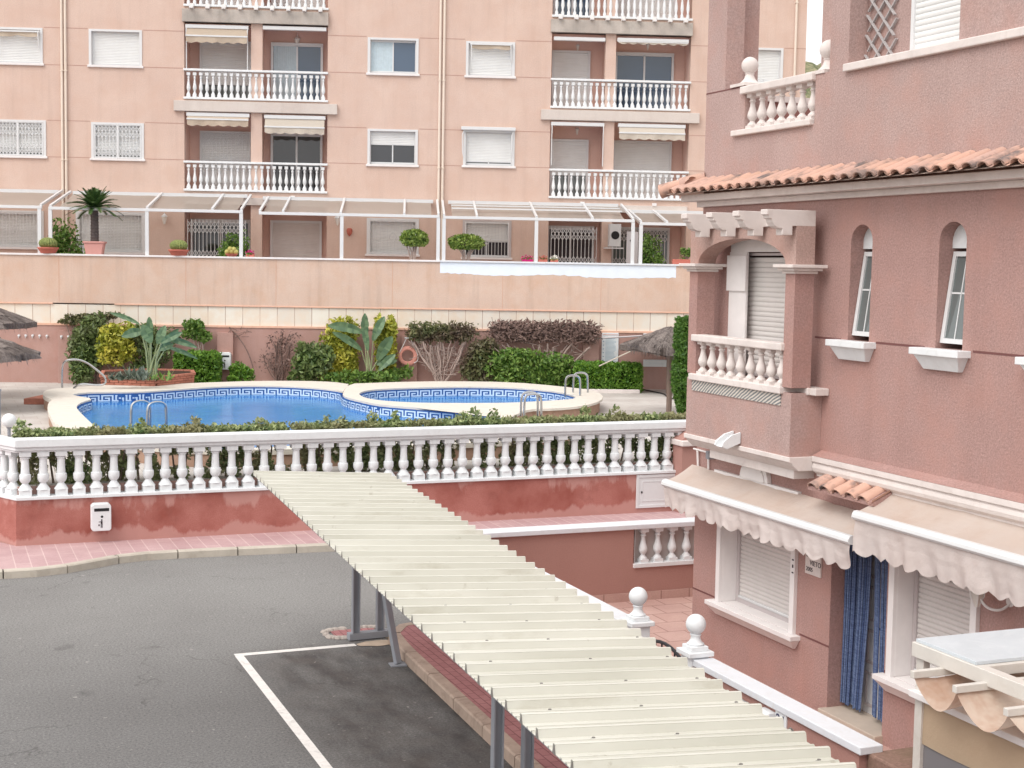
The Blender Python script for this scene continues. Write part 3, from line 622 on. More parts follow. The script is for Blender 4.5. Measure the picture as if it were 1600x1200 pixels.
jm = plain('painted_groove_shadow', srgb(184, 150, 138), .9, .1)  # shade of the wall grooves, put into the colour of thin raised strips
for z in (12.50, 11.30, 9.50, 8.31, 15.5, 14.3):
    cur = -24
    blocks = sorted([(w[0]-.1, w[1]+.1) for w in WIN if w[2]-.15 < z < w[3]+.15]+[(l0, l1) for l0, l1 in LG for z0, z1, _ in lev if z0 < z < z1])
    for b0, b1 in blocks+[(13.32, 14)]:
        if b0 > cur+.05: mb = MB(); mb.box(cur, b0, 48.996, 49, z-.012, z+.012); A.part('wall_joint', mb, jm)
        cur = max(cur, b1)
mb = MB(); mb.box(-24.3, 13.75, 48.55, 49.2, 16.2, 16.5); mb.box(-24.2, 13.6, 48.7, 49.1, 16.0, 16.197); A.part('cornice', mb, 'band')
for ua in (-11.49, -11.37, .885, 1.015, 12.9):
    mb = MB(); mb.tube([(ua+.04, 48.94, 4.1), (ua+.04, 48.94, 17)], .042, 8)
    for z in (5.5, 8.2, 11.1, 14): mb.box(ua-.01, ua+.09, 48.89, 48.999, z, z+.03)
    A.part('drain_pipe', mb, 'pipe', smooth=True)
def awindow(w):
    u0, u1, z0, z1, kind = w
    mb = MB(); t_ = .085
    mb.fbox(FB, u0-t_+.02, u0+.02, -.03, .02, z0-.0, z1+.05); mb.fbox(FB, u1-.02, u1+t_-.02, -.03, .02, z0-.0, z1+.05); mb.fbox(FB, u0+.02, u1-.02, -.03, .02, z1-.02, z1+.05)
    ring(mb, FB, u0+.0, u1-.0, .07, .15, z0+.004, z1-.004, .05)
    W_ = A.part('window', mb, 'alu' if kind not in ('barsdark',) else 'alugrey')
    mb = MB(); mb.fbox(FB, u0-.11, u1+.11, -.07, .10, z0-.075, z0); A.part('sill', mb, 'trim', W_, bev=.01)
    i0, i1, j0, j1 = u0+.05, u1-.05, z0+.05, z1-.05
    full = {'shut': 0, 'scissor': .1, 'bars': .0, 'half': .62, 'gap': .10, 'gap2': .06, 'barsdark': .45, 'curtain': 1}[kind]
    zs = j0+(j1-j0)*full
    if full < 1: A.part('shutter', slats(FB, i0, i1, .11, zs, j1, .05), 'shutter', W_)
    if full > 0:
        mb = MB(); mb.fbox(FB, i0, i1, .13, .14, j0, zs); A.part('pane', mb, {'curtain': 'glassblue', 'half': 'glassdark', 'barsdark': 'glassdark'}.get(kind, 'glassgrey'), W_)
        mb = MB(); c = (i0+i1)/2; mb.fbox(FB, c-.02, c+.02, .10, .135, j0, zs); mb.fbox(FB, i0, i1, .10, .135, zs-.03, zs)
        mb.fbox(FB, i0, i1, .10, .135, j0, j0+.03); A.part('sash', mb, 'alu', W_)
    if kind == 'curtain':
        mb = MB(); R = random.Random(2); n = 26
        for k in range(n):
            a_, b_ = i0+(i1-i0)*.5*k/n, i0+(i1-i0)*.5*(k+1)/n; da, db = .124+.005*(k % 2), .124+.005*((k+1) % 2)
            mb.q(FB(a_, da, j0+.03), FB(b_, db, j0+.03), FB(b_, db, zs-.03), FB(a_, da, zs-.03))
        A.part('curtain', mb, 'curtain', W_)
    if kind == 'scissor':
        c = (u0+u1)/2; mb = scissor(FB, u0+.05, c-.03, -.0, z0+.04, z1-.04, .115); m2 = scissor(FB, c+.03, u1-.05, -.0, z0+.04, z1-.04, .115)
        i = len(mb.v); mb.v += m2.v; mb.f += [tuple(q+i for q in f) for f in m2.f]; ring(mb, FB, u0+.03, u1-.03, -.02, .01, z0+.01, z1-.01, .04); mb.fbox(FB, c-.03, c+.03, -.02, .01, z0+.05, z1-.05); A.part('grille', mb, 'alu', W_)
    if kind in ('bars', 'barsdark'):
        mb = bargrille(FB, u0+.04, u1-.04, -.02, z0+.05, z1-.05); ring(mb, FB, u0+.02, u1-.02, -.03, 0, z0+.01, z1-.01, .035); A.part('grille', mb, 'alu', W_)
for w in WIN: awindow(w)
# loggias
DP = 1.15; bmB = baluster_mesh(.80, .062, n=8)
DOORS = { # (loggia, level index, side): kind
 (0, 2, 0): 'greyshut', (0, 2, 1): 'curtglass', (0, 1, 0): 'scissor', (0, 1, 1): 'darkglass', (0, 0, 0): 'bigscissor', (0, 0, 1): 'greyshut',
 (1, 2, 0): 'shut', (1, 2, 1): 'blueglass', (1, 1, 0): 'partshut', (1, 1, 1): 'shut2', (1, 0, 0): 'bigscissor', (1, 0, 1): 'scissor2', (0, 3, 0): 'shut', (0, 3, 1): 'shut', (1, 3, 0): 'blueglass', (1, 3, 1): 'shut'}
for li, (l0, l1) in enumerate(LG):
    cm = {0: (-5.32, -4.95), 1: (6.48, 6.83)}[li]
    for zi, (z0, z1, bal) in enumerate(lev):
        dp = DP if zi else 1.1
        B_ = MB()
        B_.fbox(FB, l0-.01, l1+.01, dp, dp+.1, z0-.02, z1+.02)           # back wall
        B_.q(FB(l0, .25, z0), FB(l0, dp, z0), FB(l0, dp, z1), FB(l0, .25, z1)); B_.q(FB(l1, .25, z0), FB(l1, dp, z0), FB(l1, dp, z1), FB(l1, .25, z1))
        B_.q(FB(l0, .25, z1), FB(l1, .25, z1), FB(l1, dp, z1), FB(l0, dp, z1)); B_.q(FB(l0, .25, z0), FB(l1, .25, z0), FB(l1, dp, z0), FB(l0, dp, z0))
        B_.fbox(FB, cm[0]+.06, cm[1]-.06, .3, dp, z0, z1)
        P_ = A.part('loggia', B_, 'salmon_in', recalc=False)
        C_ = MB(); C_.fbox(FB, cm[0], cm[1], -.0, .3, z0, z1); A.part('column', C_, 'salmon')
        for side in (0, 1):
            s0, s1 = (l0, cm[0]) if side == 0 else (cm[1], l1); kind = DOORS[(li, zi, side)]
            d0 = s0+(.35 if (li, side) != (1, 1) and side == 0 and li == 0 else .12); d1 = s1-(.10 if li == 0 and side == 0 else .38)
            if li == 0 and side == 1: d0, d1 = s0+.18, s1-.22
            if kind == 'bigscissor': d0, d1 = s0+.05, s1-.12
            top = z0+2.0 if zi else z0+2.35; dd = dp-.10
            if zi == 0: top = min(top, 6.42)
            mb = MB(); ring(mb, FB, d0, d1, dd, dp-.002, z0, top, .08, 0); D_ = A.part('balcony_door', mb, 'alu')
            fr_ = {'greyshut': .30, 'shut': 0, 'shut2': 0, 'partshut': .42, 'curtglass': 1, 'darkglass': 1, 'blueglass': 1, 'scissor': .0, 'bigscissor': 1, 'scissor2': 1}[kind]
            if zi == 0 and kind == 'greyshut': fr_ = 0
            zs = z0+(top-.08-z0)*fr_
            if fr_ < 1: A.part('shutter', slats(FB, d0+.08, d1-.08, dd+.05, zs, top-.08, .055), 'shutter_warm' if zi == 0 else 'shutter', D_)
            if fr_ > 0:
                mb = MB(); mb.fbox(FB, d0+.08, d1-.08, dd+.06, dd+.07, z0, zs); A.part('pane', mb, {'darkglass': 'glassdark', 'blueglass': 'glassblue', 'bigscissor': 'glassdark', 'curtglass': 'glassblue'}.get(kind, 'glassgrey'), D_)
                c = (d0+d1)/2; mb = MB(); mb.fbox(FB, c-.03, c+.03, dd+.02, dd+.06, z0, zs); mb.fbox(FB, d0+.08, d1-.08, dd+.02, dd+.06, zs-.04, zs); A.part('sash', mb, 'alu', D_)
            if 'scissor' in kind:
                g_ = dd-.03 if kind != 'bigscissor' else .02
                A.part('grille', scissor(FB, d0+.05, d1-.05, g_, z0+.02, top-.05, .13), 'alu' if kind != 'bigscissor' else 'alu', D_)
            if kind == 'curtglass':
                mb = MB(); n = 24
                for k in range(n):
                    a_, b_ = d0+.1+(c-d0-.13)*k/n, d0+.1+(c-d0-.13)*(k+1)/n; mb.q(FB(a_, dd+.052+.006*(k % 2), z0), FB(b_, dd+.052+.006*((k+1) % 2), z0), FB(b_, dd+.052+.006*((k+1) % 2), zs-.04), FB(a_, dd+.052+.006*(k % 2), zs-.04))
                A.part('curtain', mb, 'curtain', D_)
        if bal:
            zt = {1: 8.28, 2: 11.29, 3: 14.3}[zi]; zb = zt-.92
            mb = MB(); mb.fbox(FB, l0-.02, l1+.02, -.10, .10, zt-.07, zt); mb.fbox(FB, l0-.02, l1+.02, -.08, .08, zb-.07, zb)
            P2 = A.part('balcony_railing', mb, 'whitestone', bev=.008)
            mb = MB(); mb.fbox(FB, l0, l1, -.004, .25, zb-.30, zb-.072) if zi < 3 else mb.fbox(FB, l0, l1, -.004, .25, zb-.14, zb-.072); A.part('balcony_parapet', mb, 'salmon')
            n = 23
            if zi < 3:
                for k in range(n): A.inst('baluster', bmB, FB(l0+.14+(l1-l0-.28)*k/(n-1), 0, zb), P2)
            else:
                mb = MB()
                for k in range(n):
                    c_ = FB(l0+.14+(l1-l0-.28)*k/(n-1), 0, zb); mb.lathe([(.055, 0), (.055, .09), (.03, .17), (.06, .32), (.05, .42), (.028, .6), (.04, .66), (.055, .72), (.055, .85)], c_, 8)
                A.part('balusters', mb, 'whitestone', P2, smooth=True)['kind'] = 'stuff'
            for q in (0, 1):
                mb = MB(); c_ = l0+(l1-l0)*(.24 if q == 0 else .76)
                if zi < 3: mb.fbox(FB, c_-.07, c_+.07, -.12, .1, zb-.27, zb-.17); A.part('scupper', mb, 'trim')
    # bands
    mb = MB(); mb.fbox(FB, l0-.33, l1+.33, -.14, .25, 9.90, 10.24); A.part('floor_band', mb, 'band', bev=.01)
    mb = MB(); mb.fbox(FB, l0-.05, l1+.02, -.16, .25, 12.80, 13.22); A.part('floor_slab', mb, 'concrete', bev=.01)
    mb = MB(); R = random.Random(li)
    for k in range(9): c_ = l0+.25+k*(l1-l0-.5)/8; mb.fbox(FB, c_-.05, c_+.07, -.30, -.1, 13.22, 13.28); mb.fbox(FB, c_-.05, c_+.07, -.12, -.04, 13.22, 13.40)
    A.part('gargoyle_spouts', mb, 'trim')
    mb = MB(); mb.fbox(FB, l0-.0, l1+.0, -.10, .25, 6.85, 7.10); A.part('ground_band', mb, 'band', bev=.01)
# ================================================================ TERRACE WALL in front of the block (n = 46)
F6 = lambda a, d, z: (a, 46+d, z)
T = Thing('terrace_wall', 'tall peach coloured terrace wall with pale marble strip and rose base behind the pool', 'wall', (-2, 46, DK), 'B')
mb = MB(); mb.fbox(F6, -26, 17, 0, .25, 3.60, 5.07); T.part('upper_wall', mb, 'peach')
mb = MB()
for u in (-7.0, -4.2, -.55, 2.95, 6.1, -10.9): mb.fbox(F6, u-.006, u+.006, -.003, 0, 3.62, 5.06)
T.part('expansion_joint', mb, plain('joint_line', srgb(202, 156, 132), .9, .1))
mb = MB(); mb.fbox(F6, -26, .95, -.05, .30, 5.07, 5.13); T.part('coping', mb, 'trim', bev=.008)
mb = MB(); mb.fbox(F6, .953, 17, -.05, .30, 5.07, 5.13); T.part('coping', mb, 'coping', bev=.008)
mb = MB(); mb.fbox(F6, -26, 17, .03, .28, 2.97, 3.56); T.part('marble_strip', mb, 'marble')
mb = MB(); mb.fbox(F6, -26, -11.1, -.025, .25, 3.56, 3.60); mb.fbox(F6, -9.2, 17, -.02, .25, 3.56, 3.60); mb.fbox(F6, -26, 17, -.03, .25, 2.90, 2.97); T.part('string_course', mb, plain('salmon_mortar_ledge', srgb(222, 180, 158), .9, .15, .08, 6), bev=.006)
mb = MB(); mb.fbox(F6, -26, 17, .0, .25, DK-.1, 2.90); T.part('base_wall', mb, 'rosewall')
R = random.Random(5); mb = MB(); top = []; bot = []
u = .95
while u <= 8.6: top.append((u, 5.065)); bot.append((u, 4.689+.010*R.gauss(0, 1)+(.028*sin(u*1.7))-(.025*(u-4)/4))); u += .12
for k in range(len(top)-1): mb.q(F6(top[k][0], -.004, top[k][1]), F6(top[k+1][0], -.004, top[k+1][1]), F6(bot[k+1][0], -.004, bot[k+1][1]), F6(bot[k][0], -.004, bot[k][1]))
T.part('primer_patch', mb, 'patch')
for (xa, xb, yt) in ((90, 114, 518), (338, 364, 520), (628, 652, 525), (911, 936, 530)):
    pass
PIL = [(-10.913, -10.385, 2.736), (-6.01, -5.514, 2.744), (-0.245, 0.26, 2.723), (5.541, 6.056, 2.699)]
for u0, u1, zt in PIL:
    mb = MB(); mb.fbox(F6, u0, u1, -.18, 0, DK-.02, zt); T.part('pilaster', mb, 'rosewall', bev=.01)
mb = MB(); mb.fbox(F6, -26, 17, .25, 3.1, 3.95, 4.04); o = T.part('terrace_floor', mb, 'terrtile')
# terrace pergolas: (front u0,u1, front z, posts, rafters front u, back z)
def pergola(label, u0, u1, posts, raf, zf, zb, ub0, ub1, slack=.03, mesh='canopy', extra=None, grp='white framed terrace pergolas'):
    T = Thing('terrace_pergola', label, 'pergola', ((u0+u1)/2, 46.15, 5.13), 'B', grp)
    mb = MB(); mb.box(u0, u1, 46.05, 46.15, zf-.09, zf); T.part('front_beam', mb, 'alu', bev=.005)
    mb = MB(); mb.box(ub0, ub1, 48.80, 48.93, zb-.10, zb+.02); T.part('wall_beam', mb, 'alu', bev=.005)
    for p in posts: mb = MB(); mb.box(p-.055, p+.055, 46.06, 46.14, 5.13, zf-.09); T.part('post', mb, 'alu')
    for f in raf: mb = MB(); mb.bar((f, 46.1, zf+.02), (f, 48.85, zb-.0), .07, .07); T.part('rafter', mb, 'alu')
    mb = MB(); c0, c1 = max(u0, ub0)+.08, min(u1, ub1)-.08; nU, nV = 16, 8; g = {}
    y0, y1 = 46.3, 48.5
    for i in range(nU+1):
        for j in range(nV+1):
            uu = c0+(c1-c0)*i/nU; v = j/nV; g[i, j] = (uu, y0+(y1-y0)*v, zf-.05+(zb-zf-.05)*v-slack*4*v*(1-v)-.012*sin(i*1.9)*sin(j*1.3))
    for i in range(nU):
        for j in range(nV): mb.q(g[i, j], g[i+1, j], g[i+1, j+1], g[i, j+1])
    T.part('canopy_cloth', mb, mesh, smooth=True); mb = MB(); mb.box(c0, c1, 48.5, 48.56, zb-.10, zb-.05); T.part('cloth_bar', mb, 'alu')
    if extra: mb = MB(); mb.box(c0, c1, 47.4, 47.46, (zf+zb)/2-.02, (zf+zb)/2+.03); mb.box(c0, c1, 47.9, 47.95, (zf+zb)/2+.10, (zf+zb)/2+.14); T.part('slide_bar', mb, 'alu')
    return T
pergola('white pergola with cream canopy, leftmost, cut by the left edge of the photo', -17.5, -11.42, [-11.50, -14.5, -17.3], [-17.4, -13.95, -11.46], 6.60, 7.20, -17.5, -11.55)
pergola('white pergola with cream canopy above the cycad palm and first barrel cactus', -11.22, -5.25, [-11.17, -8.21, -5.30], [-11.17, -8.21, -6.2, -5.30], 6.58, 7.18, -11.1, -5.4)
pergola('white pergola with cream canopy between the cycad pergola and the round topiary tree', -4.75, .92, [-2.16, .88], [-4.72, -4.0, -2.2, -.2, .88], 6.55, 7.13, -4.9, .75)
pergola('white pergola with sliding bars above the folding lattice gates right of the drain pipes', 1.03, 7.15, [1.06, 4.0, 7.1], [1.06, 2.1, 4.0, 5.8, 7.1], 6.53, 7.12, 1.25, 7.0, .06, extra=1)
pergola('white pergola with sagging canopy, rightmost, half hidden behind the villa', 7.32, 11.0, [7.36, 10.9], [7.36, 8.2, 10.9], 6.45, 6.93, 7.3, 10.9, .10)
# ================================================================ AWNINGS AND LAMPS ON THE BLOCK
def valance(mb, F, a0, a1, d, z1, h, sc_, amp=.05, n=None, wob=.02, R=random.Random(1)):
    """hanging cloth strip with scalloped lower edge"""
    n = n or max(8, int((a1-a0)/.06)); ph = R.uniform(0, 6)
    for k in range(n):
        q = []
        for kk in (k, k+1):
            a = a0+(a1-a0)*kk/n; lo = z1-h-amp*abs(sin(pi*(a-a0)/sc_)); wv = wob*(sin(a*5+ph)+.6*sin(a*13+ph*2))
            q.append([(a, d, z1), (a, d+wv*.4, z1-h*.45), (a, d+wv, lo)])
        for m in range(2): mb.q(F(*q[0][m]), F(*q[1][m]), F(*q[1][m+1]), F(*q[0][m+1]))
    return mb
def bawning(label, a0, a1, zt, drop, out, mat='awncream', arms=False, cas=True, sc_=.34, val=.16):
    T = Thing('awning', label, 'awning', ((a0+a1)/2, 49, zt), 'B', 'awnings on the apartment block')
    if cas: mb = MB(); mb.fbox(FB, a0, a1, -.10, .06, zt-.12, zt); T.part('cassette', mb, 'alu', bev=.01)
    if drop > 0:
        mb = MB(); n = 14
        for k in range(n):
            u0, u1 = a0+.03+(a1-a0-.06)*k/n, a0+.03+(a1-a0-.06)*(k+1)/n
            for m in range(4):
                z = lambda t_: zt-.08-drop*t_; d = lambda t_: -.05-out*t_
                mb.q(FB(u0, d(m/4), z(m/4)), FB(u1, d(m/4), z(m/4)), FB(u1, d((m+1)/4), z((m+1)/4)), FB(u0, d((m+1)/4), z((m+1)/4)))
        T.part('cloth', mb, mat, smooth=True)
        mb = MB(); mb.fbox(FB, a0+.02, a1-.02, -.08-out, -.03-out, zt-.12-drop, zt-.07-drop); T.part('front_bar', mb, 'alu')
        mb = MB(); valance(mb, FB, a0+.03, a1-.03, -.06-out, zt-.12-drop, val, sc_); T.part('valance', mb, mat, smooth=True)
    if arms:
        for s_ in (a0+.03, a1-.03):
            mb = MB(); mb.tube([FB(s_, -.08, zt-.12), FB(s_, -.12, zt-.30), FB(s_+.0, -.06, zt-.45), FB(s_, -.05, zt-1.45)], .018, 6); T.part('arm', mb, 'alu', smooth=True)
    return T
bawning('short scalloped awning on bare arms, upper left balcony of the left stack', -7.45, -5.4, 12.72, .28, .12, 'awnbeige', True)
bawning('rolled up awning cassette above the balcony with curtained glass door', -4.93, -2.85, 12.74, 0, 0)
bawning('scalloped cream awning over the balcony with a lattice grille door', -7.42, -5.36, 9.86, .12, .10, 'awnbeige')
bawning('deepest cream scalloped awning, over the balcony with dark glass doors', -4.88, -2.86, 9.84, .30, .12, 'awncream')
bawning('slim closed cassette over the shuttered upper balcony of the right stack', 4.72, 6.45, 12.66, 0, 0)
bawning('closed cassette above the balcony with bright blue glass doors', 6.86, 9.28, 12.68, .02, .02, 'awncream', val=.02)
bawning('bare white drop arm awning frame without cloth, lower left balcony of the right stack', 4.68, 6.48, 9.84, 0, 0, arms=True)
bawning('cream striped scalloped awning over the lower right balcony of the right stack', 6.95, 9.25, 9.84, .22, .12, 'awncream')
T = Thing('awning', 'folded drop arm awning over shuttered upper window right of the second drain pipes', 'awning', (2.6, 49, 12.3), 'B', 'awnings on the apartment block')
for (T_, a0, a1, zt, s_) in ((T, 1.92, 3.32, 12.36, 0), (Thing('awning', 'folded drop arm awning over the upper window cut by the left edge', 'awning', (-12.9, 49, 12.3), 'B', 'awnings on the apartment block'), -13.7, -12.15, 12.36, 1)):
    mb = MB(); mb.fbox(FB, a0, a1, -.14, -.08, zt-.05, zt); T_.part('front_bar', mb, 'alu')
    mb = MB(); valance(mb, FB, a0+.05, a1-.05, -.10, zt-.05, .10, .8, .05); T_.part('cloth', mb, 'awnbeige', smooth=True)
    for q in (a0+.04, a1-.04): mb = MB(); mb.tube([FB(q, -.05, zt), FB(q, -.14, zt-.03), FB(q+.02, -.10, zt-.55)], .02, 6); T_.part('arm', mb, 'alu')
T = Thing('awning', 'white cassette awning with crank arm over the lower window right of the second pipes', 'awning', (2.6, 49, 9.5), 'B', 'awnings on the apartment block')
mb = MB(); mb.fbox(FB, 1.66, 3.48, -.16, -.03, 9.50, 9.61); T.part('cassette', mb, 'alu', bev=.012)
for q, e in ((1.76, -.02), (3.42, .02)): mb = MB(); mb.tube([FB(q, -.08, 9.5), FB(q-.06, -.1, 9.34), FB(q-.05, -.1, 8.8), FB(q+e, -.1, 8.62)], .02, 6); T.part('arm', mb, 'alu')
def lantern(label, p, fr='B', s=1.0, ceil=False):
    T = Thing('wall_lamp', label, 'wall lamp', p, fr, 'wall lamps'); x, y, z = p
    mb = MB()
    if not ceil: mb.tube([(x, y, z-.05*s), (x, y-.14*s, z+.02*s), (x, y-.16*s, z+.12*s), (x, y-.16*s, z+.17*s)], .012*s, 6)
    else: mb.tube([(x, y-.16*s, z+.15*s), (x, y-.16*s, z+.25*s)], .012*s, 6)
    T.part('bracket', mb, 'alu')
    mb = MB(); mb.lathe([(.03*s, -.18*s), (.075*s, -.02*s), (.09*s, .06*s)], (x, y-.16*s, z), 6); T.part('glass', mb, 'lampglass')
    mb = MB(); mb.lathe([(.11*s, .06*s), (.09*s, .10*s), (.02*s, .16*s), (.012*s, .2*s)], (x, y-.16*s, z), 6); T.part('cap', mb, 'alu')
    return T
lantern('white lantern on the wall above the barrel cactus near the lattice gate', (-8.134, 49, 6.348))
lantern('white lantern half behind the pergola post left of the round topiary', (-2.427, 49, 6.415))
lantern('white glass ceiling lamp in front of the curtained balcony door', (-3.896, 50.3, 12.438), s=1.1, ceil=True)
lantern('small wall lamp above the shuttered upper balcony door of the right stack', (5.664, 50.3, 12.507), s=.8)
lantern('dim wall lamp above the bright blue balcony door', (8.087, 50.3, 12.617), s=.8)
lantern('wall lamp above the shutter of the bare framed balcony', (5.701, 50.3, 9.671), s=.8)
mb = MB(); u, n, z = (-2.038, 48.95, 6.016); mb.lathe([(.001, -.14), (.07, -.06), (.10, .04), (.085, .12), (.05, .14)], (u, n, z), 10); single('wall_mask', mb, 'terracotta', 'small brown mask ornament on the wall left of the round topiary', 'ornament', (u, n, z), 'B', smooth=True)
T = Thing('air_conditioner', 'white air conditioning unit on a bracket beside the lattice gate', 'air conditioner', (6.905, 48.9, 5.986), 'B')
u0, u1, z0, z1 = 6.679, 7.071, 5.593, 6.453
mb = MB(); mb.box(u0, u1, 48.5, 48.9, z0+.1, z1); T.part('casing', mb, 'alu', bev=.01); mb = MB(); mb.tube([((u0+u1)/2, 48.485, (z0+z1)/2+.05), ((u0+u1)/2, 48.51, (z0+z1)/2+.05)], .14, 16); T.part('fan_grille', mb, 'dark'); mb = MB(); mb.box(u0-.15, u1+.1, 48.5, 48.95, z0+.03, z0+.07); T.part('bracket', mb, 'alu')
T = Thing('side_screen', 'grey panelled side screen with a small dark mark, closing the lattice gate terrace', 'screen', (6.5, 46.8, 4.04), 'B')
mb = MB(); mb.box(7.025, 7.403, 46.88, 46.92, 4.04, 6.163); T.part('panel', mb, 'alugrey', bev=.006); mb = MB(); uu, _, zz = (7.165, 46.87, 5.873); mb.q((uu-.05, 46.87, zz), (uu+.05, 46.87, zz+.09), (uu+.05, 46.87, zz-.09)); T.part('mark', mb, 'dark')
# ================================================================ TERRACE PLANTS
def potted(name, label, cat, u, n, z, pot, grp=None):
    T = Thing(name, label, cat, (u, n, z), 'B', grp); return T
TW = 5.131
def cactus(label, u, r):
    T = Thing('barrel_cactus', label, 'cactus', (u, 46.12, TW), 'B', 'barrel cacti on the terrace wall'); c = (u, 46.12, TW)
    mb = MB(); mb.lathe([(r*.75, 0), (r*1.05, .14), (r*1.12, .15), (r*1.12, .19), (r*1.0, .19), (r*.9, .16)], c, 18, cap=True); T.part('bowl', mb, 'terracotta', smooth=True)
    mb = MB(); nr = 20; nv = 10; b = 0; rr = r*.98
    N = nr*2
    for k in range(nv+1):
        t = .25+(pi*.5-.25+1.3)*k/nv; 
        for j in range(N):
            w = 1-.10*(j % 2); mb.v.append((c[0]+rr*sin(t+.9 if False else pi-t*1.0)*w*cos(2*pi*j/N), c[1]+rr*sin(pi-t)*w*sin(2*pi*j/N), c[2]+.17+rr*.50-rr*.66*cos(t)))
    for k in range(nv):
        for j in range(N): mb.f.append((k*N+j, k*N+(j+1) % N, (k+1)*N+(j+1) % N, (k+1)*N+j))
    mb.f.append(tuple(nv*N+j for j in range(N))); T.part('body', mb, 'cactus')
    return T
cactus('smaller barrel cactus in terracotta bowl left of the cycad palm', -11.25, .29)
cactus('larger barrel cactus in terracotta bowl left of the lattice gate', -7.24, .29)
def foliage(mb, n, fn, size, R, el=1.8):
    for _ in range(n): mb.leaf(fn(), size, R, el)
    return mb
def bush(label, u, n, z, w, d, h, mat, count, size, seed, name='shrub', cat='shrub', stems=True, grp=None, clumps=9, el=1.8, fr='B', stemm='bark', lift=0.0):
    R = random.Random(seed); T = Thing(name, label, cat, (u, n, z), fr, grp)
    mb = MB(); cl_ = [(u+R.uniform(-.36, .36)*w, n+R.uniform(-.3, .3)*d, z+lift+(h-lift)*R.uniform(.28, .8)) for _ in range(clumps)]
    for k in range(count):
        c = cl_[R.randrange(clumps)]; p = ellip(R, c, (w*.24, d*.28, (h-lift)*.27), .35)
        if p.z > z+.02+lift*.8: mb.leaf(p, size, R, el)
    T.part('foliage', mb, mat, recalc=False)
    if stems:
        mb = MB()
        for c in cl_[:7]: mb.tube([(u+R.uniform(-.1, .1)*w, n, z), (u+(c[0]-u)*.4, n, z+(c[2]-z)*.5), c], [.03, .02, .008], 5)
        T.part('stems', mb, stemm)
    return T
u = -10.72; bush('loose dark green shrub in front of the window beside the cycad palm', u, 46.9, 4.05, 1.35, .6, 2.15, 'leafM', 1700, .085, 11)
u = -5.595; bush('bright green clipped shrub beside the yellow fruit bowl', u, 46.7, 4.05, 1.0, .6, 2.05, 'leafM', 1300, .075, 12)
u = 7.881; bush('tall rounded green shrub behind the rightmost pergola post', u, 46.9, 4.05, .85, .6, 2.15, 'leafM', 1500, .07, 13)
u = 8.767; T = bush('small leafy geranium in a terracotta trough at the villa corner', u+.1, 46.15, TW+.12, .45, .25, .45, 'leafM', 300, .05, 14, 'potted_plant', 'potted plant'); mb = MB(); mb.box(u-.35, u+.25, 46.05, 46.25, TW, TW+.16); T.part('trough', mb, 'terracotta', bev=.01)
def topiary(label, u, z, w, h, seed, mat='leafT'):
    R = random.Random(seed); T = Thing('topiary_tree', label, 'topiary', (u, 46.2, TW-.6), 'B', 'round topiary trees on the terrace')
    mb = MB(); c = (u, 46.3, z)
    for k in range(1500):
        p = ellip(R, c, (w/2, w*.36, h/2), .62); bump_ = 1+.10*noise.noise(p*4); p = Vector(c)+(p-Vector(c))*bump_
        if p.z > z-h*.36: mb.leaf(p, .075, R, 1.6)
    T.part('crown', mb, mat, recalc=False)
    mb = MB(); b0 = TW-.05
    for k in range(8): a = R.uniform(-1, 1); mb.tube([(u+a*.10, 46.3, b0), (u+a*.16+R.uniform(-.03, .03), 46.3+R.uniform(-.05, .05), (b0+z)/2-.05), (u+a*w*.36, 46.3+R.uniform(-.1, .1), z-h*.1)], [.028, .022, .014], 5)
    T.part('trunk', mb, 'barepale')
topiary('dark green round topiary with bare stems in front of the barred window', 0.119, 5.794, .92, .62, 21)
topiary('light green wider topiary right of the second drain pipes', 1.766, 5.703, 1.16, .56, 22)
# cycad palm
u, z0 = -9.84, TW
T = Thing('cycad_palm', 'dark cycad palm in a pink pot on the terrace wall', 'palm', (u, 46.15, TW), 'B')
mb = MB(); mb.prism([(-.24, 0), (.24, 0), (.30, .36), (-.30, .36)], 'y', 46.0, 46.4, None); mb.v = [(x+u, y, z+TW) for x, y, z in mb.v]; mb.box(u-.33, u+.33, 45.97, 46.43, TW+.34, TW+.40); T.part('pot', mb, 'pinkpot', bev=.01)
mb = MB(); mb.box(u-.27, u+.27, 46.02, 46.38, TW+.30, TW+.385); T.part('soil', mb, 'soil')
zc = 6.543; mb = MB(); R = random.Random(31); pr = []
nz_ = 22
for k in range(nz_+1): pr.append((.125-.015*k/nz_+(.012 if k % 2 else 0), .38+(zc-TW-.38)*k/nz_))
mb.lathe(pr, (u, 46.2, TW), 14); T.part('trunk', mb, 'palmbark', smooth=False)
mb = MB(); nf = 58
for k in range(nf):
    az = k*2.39996+R.uniform(-.1, .1); el = .10+1.15*(k/nf)+R.uniform(-.08, .08); L = R.uniform(.85, 1.05); dx, dy = cos(az), sin(az); pts = []
    for m in range(12):
        t = m/11; r = L*t*cos(el)*(1-.05*t); zz = L*t*sin(el)-.55*t*t*(1-.35*el)*L*.8; pts.append(Vector((u+dx*r, 46.2+dy*r, zc+zz)))
    sd_ = Vector((-dy, dx, 0))
    for m in range(1, 12):
        p = pts[m]; d = (pts[m]-pts[m-1]).normalized(); ll = .17*(1-abs(m/11-.45)*1.1)+.02
        for q in (0, .5):
            pp = pts[m-1].lerp(p, q)
            for s_ in (-1, 1):
                tip = pp+(sd_*s_*.8+d*.6+Vector((0, 0, .12))).normalized()*ll; w = d*.016; mb.q(pp-w*1.7, pp+w*1.7, tip)
    for a_, b_ in zip(pts, pts[1:]): mb.bar(a_, b_, .012)
T.part('frond', mb, 'palmleaf', recalc=False)
